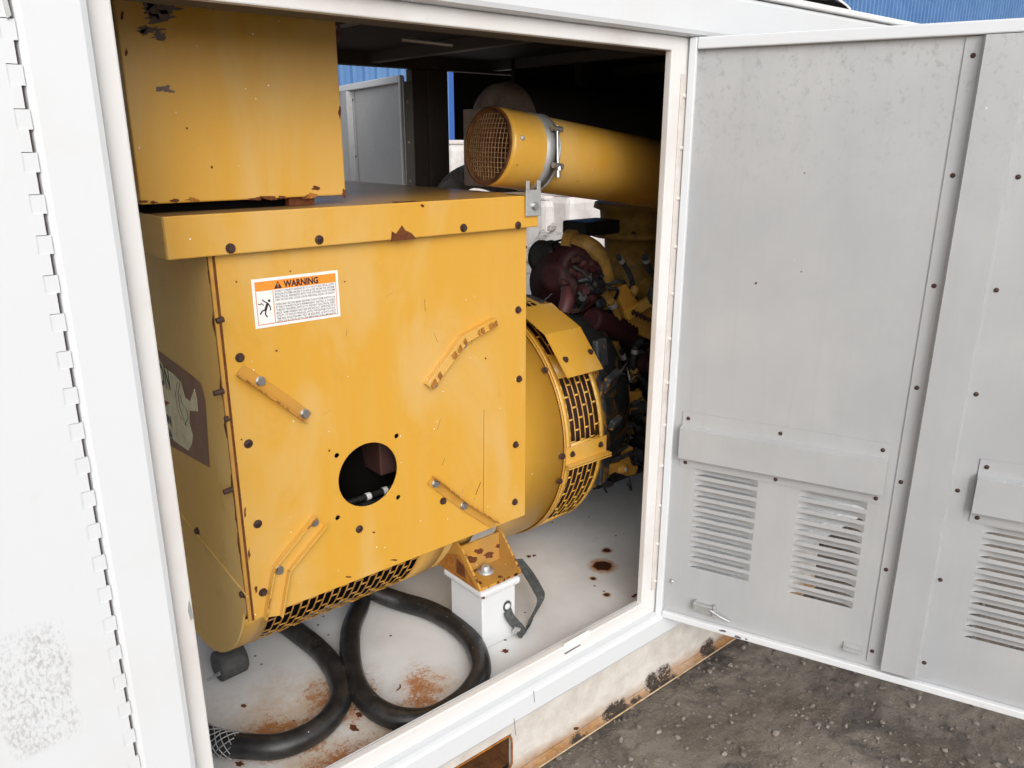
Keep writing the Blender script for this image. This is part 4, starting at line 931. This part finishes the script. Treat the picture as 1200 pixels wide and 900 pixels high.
def rndp(x0, x1, y0, y1, ya, yb): return EP(random.uniform(x0, x1), random.uniform(y0, y1), random.uniform(ya, yb))
for i in range(70):      # pipe unions, plugs and small housings bolted all over the block
    near = i < 26
    p = rndp(698, 752, 440, 560, 1.72, 1.80) if near else rndp(632, 790, 345, 545, 1.95, 2.08)
    if not near:
        q = ray(0, 0); 
    ax_ = Vector(random.choice([(1, 0, 0), (0, -1, 0), (0, 0, 1), (.6, -.7, .3), (-.5, -.6, -.5)])); r_ = random.uniform(.008, .026) if near else random.uniform(.012, .05); l_ = random.uniform(.02, .07)
    mb = MB(); mb.lathe([(0, r_*.6), (.004, r_), (l_*.3, r_), (l_*.32, r_*.7), (l_*.8, r_*.7), (l_*.82, r_*.95), (l_, r_*.9)], p, ax_, random.choice([6, 12, 16]))
    part('pipe_fitting', mb, random.choice(['engine_black', 'engine_slate', 'engine_slate', 'engine_black', 'yellow_paint_grimy', 'maroon'] if near else ['engine_black', 'engine_black', 'engine_slate', 'maroon', 'engine_tan']), eng)
for i in range(44):
    a = rndp(698, 745, 430, 550, 1.65, 1.72) if i < 30 else rndp(640, 785, 330, 500, 1.85, 2.0); pts = [a]
    for k in range(3): pts.append(pts[-1]+Vector((random.uniform(-.04, .06), random.uniform(-.01, .03), random.uniform(-.07, .04))))
    part('wire', MB().tube(catmull(pts, 5), random.uniform(.002, .006), 7), random.choice(['engine_black', 'engine_slate', 'black_rubber', 'galvanised' if i < 4 else 'engine_black']), eng)
for (pts, r_, m) in (([(700, 384), (716, 395), (735, 392), (752, 402), (772, 398)], .012, 'engine_black'), ([(640, 392), (668, 398), (690, 412), (702, 436)], .010, 'engine_black'), ([(724, 300), (738, 322), (745, 350)], .009, 'engine_slate'),
                     ([(715, 352), (724, 372), (720, 398), (728, 420)], .014, 'engine_tan'), ([(756, 300), (762, 318), (775, 326)], .012, 'engine_slate'), ([(728, 410), (736, 440), (728, 462), (738, 490)], .008, 'engine_black'), ([(745, 405), (742, 432), (756, 450), (766, 470)], .011, 'engine_slate')):
    P_ = catmull([EP(a, b, 1.79+.012*i) for i, (a, b) in enumerate(pts)], 6); h_ = part('hose', MB().tube(P_, r_, 10), m, eng)
    for t in (1, len(P_)-3): part('hose_clamp', MB().tube([P_[t], P_[t+1]], r_*1.18, 10), 'galvanised', h_)
for i in range(9):
    p = EP(742+i*4.5, 366+i*2.2, 1.765); inst('bolt', BOLT, eng, p)
for i in range(8):
    a = EP(690+i*3, 426+i*2, 1.80); part('cooling_fin', MB().box(a.x, a.x+.004, a.y, a.y+.08, a.z-.05, a.z+.03), 'engine_slate', eng)
for i in range(24):      # lit yellow and rusty fittings low on the block, between the housing and the jamb
    px, py = random.uniform(700, 770), random.uniform(395, 545); p = EP(px, py, random.uniform(1.80, 1.92)); r_ = random.uniform(.010, .028); l_ = random.uniform(.03, .08)
    mb = MB(); mb.lathe([(0, r_*.7), (.004, r_), (l_*.3, r_), (l_*.33, r_*.6), (l_, r_*.6)], p, (random.uniform(-1, 1), -.8, random.uniform(-1, 1)), random.choice([6, 14]))
    part('pipe_fitting', mb, random.choice(['engine_tan', 'yellow_paint_grimy', 'engine_slate', 'maroon', 'peeled_paint']), eng)
# silencer and braided duct behind the tube
sil = thing('silencer', 'brown cylindrical silencer with domed end hanging under the dark ceiling behind the air tube', 'silencer', (2.1, 2.3, H))
sc = EP(580, 150, 2.22)
mb = MB(); mb.lathe([(.061, .17), (1.2, .17), (1.22, .1)], Vector((1.83, sc.y+.04, H+.02)), (1, 0, 0), 40); part('silencer_body', mb, 'insulation', sil); mb = MB(); mb.lathe([(0, .05), (.003, .13), (.02, .163), (.06, .1705)], Vector((1.83, sc.y+.04, H+.02)), (1, 0, 0), 40); part('end_cap', mb, 'silencer_brown', sil)  # end cap coloured lighter than the black body, in place of light on it
part('support_plate', MB().box(1.775, 1.795, 2.12, 2.36, H-.16, H+.10), 'silencer_brown', sil, .004)
part('hanger', MB().box(2.2, 2.24, 2.2, 2.24, H+.18, H+.289), 'insulation', sil)
pp = catmull([EP(500, 262, 2.53), EP(521, 232, 2.53), EP(536, 214, 2.53), EP(556, 206, 2.53), EP(585, 214, 2.53), EP(610, 235, 2.53)], 6)
bd = top('braided_duct', MB().tube(pp, [.045]*len(pp), 20), 'braid_grey', 'grey braided flexible duct curling up behind the mesh end of the air tube', 'duct')
mb = MB()
for s in (1, -1):
    for k in range(10):
        q = []
        for i in range(0, len(pp)):
            t = (pp[min(i+1, len(pp)-1)]-pp[max(0, i-1)]).normalized(); u = t.cross(Vector((0, 0, 1))).normalized(); v = t.cross(u); a = 2*pi*k/10+s*i*.35
            q.append(pp[i]+(u*cos(a)+v*sin(a))*.046)
        mb.tube(q, .0016, 4, False)
part('braid', mb, 'braid_grey', bd)
# =================================================================== PEDESTAL, STRAP, HOSES, BUMPER
ped = thing('mount_pedestal', 'white square steel pedestal on the floor carrying the yellow rusty mounting foot', 'pedestal', (1.2, 1.55, H-1.34))
zp = H-1.1655
part('column', MB().box(1.158, 1.276, 1.490, 1.635, H-1.3515, zp-.022), 'white_paint', ped, .004)
part('cap_plate', MB().box(1.150, 1.290, 1.482, 1.66, zp-.0215, zp), 'white_paint', ped, .007)
part('rust_spot', MB().prism([Y(px, py, 1.4815) for px, py in ((564, 700), (568, 699), (568, 702), (565, 702))], (0, -.0006, 0)), 'rust', ped)
PY = 1.4895
eye = Y(594, 710, PY)
st = thing('ground_strap', 'dark braided ground strap with metal eye hooped beside the white pedestal', 'strap', eye)
def ribbon(pts, wv, th, m, nm, parent):
    mb = MB(); q = catmull(pts, 6)
    for i in range(len(q)-1):
        t = (q[i+1]-q[i]).normalized(); a, b = q[i], q[i+1]
        w1 = wv[0].lerp(wv[1], i/(len(q)-1)); w2 = wv[0].lerp(wv[1], (i+1)/(len(q)-1))
        nrm = t.cross(w1).normalized()*th
        mb.add([a-w1, a+w1, b+w2, b-w2, a-w1+nrm, a+w1+nrm, b+w2+nrm, b-w2+nrm], [(0, 1, 2, 3), (7, 6, 5, 4), (0, 4, 5, 1), (3, 2, 6, 7), (1, 5, 6, 2), (0, 3, 7, 4)], False)
    return part(nm, mb, m, parent)
part('eye_plate', plate(circle(0, 0, .017, 20, .014), [circle(0, 0, .0095, 14)], eye+Vector((0, -.003, 0)), (1, 0, 0), (0, 0, 1), (0, .0025, 0)), 'strap', st)
part('eye_bolt', MB().lathe([(0, .0095), (.004, .009), (.005, .004)], eye+Vector((0, -.002, 0)), (0, -1, 0), 14), 'white_paint', st)
e2, e3, e4 = Y(608, 736, PY-.014), Y(614, 742, PY-.02), Y(634, 703, 1.50)
ribbon([eye+Vector((-.002, -.004, -.012)), Y(598, 724, PY-.012), e2], (Vector((.013, 0, .004)), Vector((.013, 0, .006))), .002, 'strap', 'strap_web', st)
part('crimp', MB().box(-.012, .012, -.003, .003, -.010, .010, Matrix.Translation(Y(605, 739, PY-.017)) @ Matrix.Rotation(.6, 4, 'Y')), 'galvanised', st, .001)
ribbon([e2, e3, Y(622, 727, 1.50), e4, Y(629, 688, 1.54), Y(618, 670, 1.60), Y(606, 655, 1.63)], (Vector((.014, .006, .008)), Vector((.021, 0, -.006))), .0022, 'strap', 'strap_web', st)
zh = H-1.352+.0285
h1 = [(215, 848), (240, 864), (262, 871), (283, 874), (323, 875), (357, 864), (384, 845), (399, 820), (397, 797), (387, 777), (370, 758), (347, 740), (325, 725), (300, 710)]
hp = catmull([Z(px, py, zh) for px, py in h1], 6)
hose = top('hose', MB().tube(hp, .028, 20), 'black_rubber', 'black rubber hose with wire braided sleeve curving forward at the lower left of the floor', 'hose', 'black hoses on the enclosure floor')
mb = MB(); sl = catmull([Z(px, py, zh) for px, py in [(205, 840), (225, 856), (250, 868), (262, 871), (278, 874)]], 6)
for s in (1, -1):
    for k in range(9):
        q = []
        for i in range(len(sl)):
            t = (sl[min(i+1, len(sl)-1)]-sl[max(0, i-1)]).normalized(); u = t.cross(Vector((0, 0, 1))).normalized(); v = t.cross(u); a = 2*pi*k/9+s*i*.20
            q.append(sl[i]+(u*cos(a)+v*sin(a))*.0295)
        mb.tube(q, .0012, 4, False)
part('braided_sleeve', mb, 'galvanised', hose)
h2 = [(440, 675), (427, 694), (421, 712), (412, 735), (410, 760), (413, 787), (423, 812), (441, 831), (467, 842), (500, 843), (530, 829), (551, 811), (563, 787), (559, 763), (546, 743), (526, 727), (500, 714), (473, 706), (450, 703), (432, 700), (415, 694), (400, 684)]
P2 = []
for i, (px, py) in enumerate(h2):
    z_ = zh + (.05 if i >= 19 else (.035 if i == 18 else 0)); P2.append(Z(px, py, z_) if i < 18 else Z(px, py, zh)+Vector((0, 0, {18: .015, 19: .035, 20: .05, 21: .055}[i])))
top('hose', MB().tube(catmull(P2, 6), .028, 20), 'black_rubber', 'black rubber hose looped in a teardrop on the white floor beside the pedestal', 'hose', 'black hoses on the enclosure floor')
bp = Z(268, 792, H-1.352); bp.z = H-1.352+.041
bump_ = thing('rubber_bumper', 'short black rubber roller under the left end of the generator with a small chain', 'bumper', bp)
part('rubber_body', MB().lathe([(-.030, .01), (-.030, .034), (-.026, .040), (.040, .040), (.045, .034), (.045, .01)], bp, (1, .05, .02), 28), 'old_rubber', bump_, .0)
for k in range(5):
    a = Z(262, 787, H-1.31).lerp(Z(242, 797, H-1.33), k/5); d = (Z(242, 797, H-1.33)-Z(262, 787, H-1.31)).normalized()*.009; u = Vector((0, 0, .004)) if k % 2 else Vector((0, .004, 0))
    part('chain_link', MB().tube([a-d+u*0, a-d*.5+u, a+d*.5+u, a+d, a+d*.5-u, a-d*.5-u, a-d], .0013, 5), 'steel', bump_)
# little grit on the floor
for (px, py, ln, an, lb) in ((465, 809, .012, .2, 'rusty sliver on the white floor inside the loop of the black hose'), (415, 832, .012, .5, 'rusty sliver on the white floor between the two black hoses')):
    p = Z(px, py, H-1.339); top('metal_shaving', MB().tube([p, p+Vector((ln*cos(an), ln*sin(an), .001)), p+Vector((ln*1.8*cos(an+.4), ln*1.8*sin(an+.4), 0))], .002, 6), 'rust', lb, 'debris', group='slivers on the floor')
# =================================================================== BEYOND: blue building, blocks
BY = 16.
bld = thing('warehouse', 'blue corrugated metal warehouse behind the enclosure with a dark doorway', 'building', (20, BY, 0))
xd0, xd1 = at(529, 130, 1, BY).x, at(640, 130, 1, BY).x
def corr(xa_, xb_, za, zb2, pitch=.30):
    mb = MB(); n_ = int((xb_-xa_)/pitch); pr = []
    for k in range(n_+1):
        x = xa_+k*pitch; pr += [(x, 0), (x+pitch*.55, 0), (x+pitch*.6, -.09), (x+pitch*.9, -.09)]
    pr = [(min(x, xb_), d) for x, d in pr]+[(xb_, 0)]
    for (xA, dA), (xB, dB) in zip(pr, pr[1:]):
        if xB-xA > 1e-5: mb.add([(xA, BY+dA, za), (xB, BY+dB, za), (xB, BY+dB, zb2), (xA, BY+dA, zb2)], [(0, 1, 2, 3)])
    return mb
x = 2.
while x < 80:
    step = 3.6
    a, b = x, x+step
    for (u, v) in ((a, min(b, xd0)), (max(a, xd1), b)):
        if v-u > .1: part('cladding_panel', corr(u, v-.015, 0, 9), 'blue_cladding', bld)
    x += step
part('cladding_panel', corr(xd0, xd1, 7.5, 9), 'blue_cladding', bld)
part('door_jamb', MB().box(xd0-.16, xd0+.02, BY-.08, BY+.1, 0, 7.49), 'blue_trim', bld)
part('doorway', MB().box(xd0+.021, xd1, BY+6.6, BY+6.7, 0, 7.49), 'dark_void', bld)
part('doorway', MB().box(xd0+.021, xd1, BY+.0, BY+.59, 7.3, 7.49), 'dark_void', bld)
part('rear_wall', MB().box(2, 80, BY+7.9, BY+8, 0, 9), 'dark_void', bld); part('end_wall', MB().box(2, 2.1, BY+.1, BY+7.89, 0, 9), 'blue_cladding', bld); part('end_wall', MB().box(79.9, 80, BY+.1, BY+7.89, 0, 9), 'blue_cladding', bld)
part('roof_edge', MB().box(2, 80, BY-.3, BY+8, 9.001, 9.2), 'blue_trim', bld)
# pale concrete blocks beyond the far opening
mb = MB()
bl = [(528, 170, 556, 215, 5.6, 'pale white painted block with a grey smear left of the air tube'), (640, 236, 668, 268, 5.2, 'pale concrete block seen under the air tube, left one'), (668, 232, 700, 292, 5.0, 'white slab block seen under the air tube, right one')]
for i, (pa, pb, pc, pd, yy, lb) in enumerate(bl):
    a, b = Y(pa, pb, yy), Y(pc, pb, yy); zt_ = a.z; t = thing('concrete_block', lb, 'block', ((a.x+b.x)/2, yy+.3, 0), 'pale blocks beyond the far opening')
    part('block_body', MB().box(a.x, b.x+.25, yy, yy+.7, 0, zt_), 'white_block', t, .05)
    part('block_cap', MB().box(a.x+.03, b.x+.18, yy+.05, yy+.6, zt_+.0005, zt_+.04), 'white_block', t, .02)
rb = MB()
for i in range(260):
    x, y = random.uniform(2.6, 6.6), random.uniform(3.2, 5.2); s = random.uniform(.03, .11)
    rb.ball((x, y, s*.3), s, s*.8, s*.6, 7, .25)
mc = Y(645, 266, 4.0)
for i in range(420):
    a, r = random.uniform(0, 6.3), random.random()**.6*.8; x, y = mc.x+r*cos(a)*1.3, mc.y+r*sin(a)*.6; s = random.uniform(.015, .05); hgt = max(0, mc.z*(1-r/.9))+.02
    rb.ball((x, y, hgt), s, s*.8, s*.7, 7, .25)
rb.lathe([(0, 1.0), (mc.z*.5, .55), (mc.z*.96, .06)], (mc.x, mc.y, 0), (0, 0, 1), 24)
part('rubble', rb, 'concrete', None, kind='stuff')
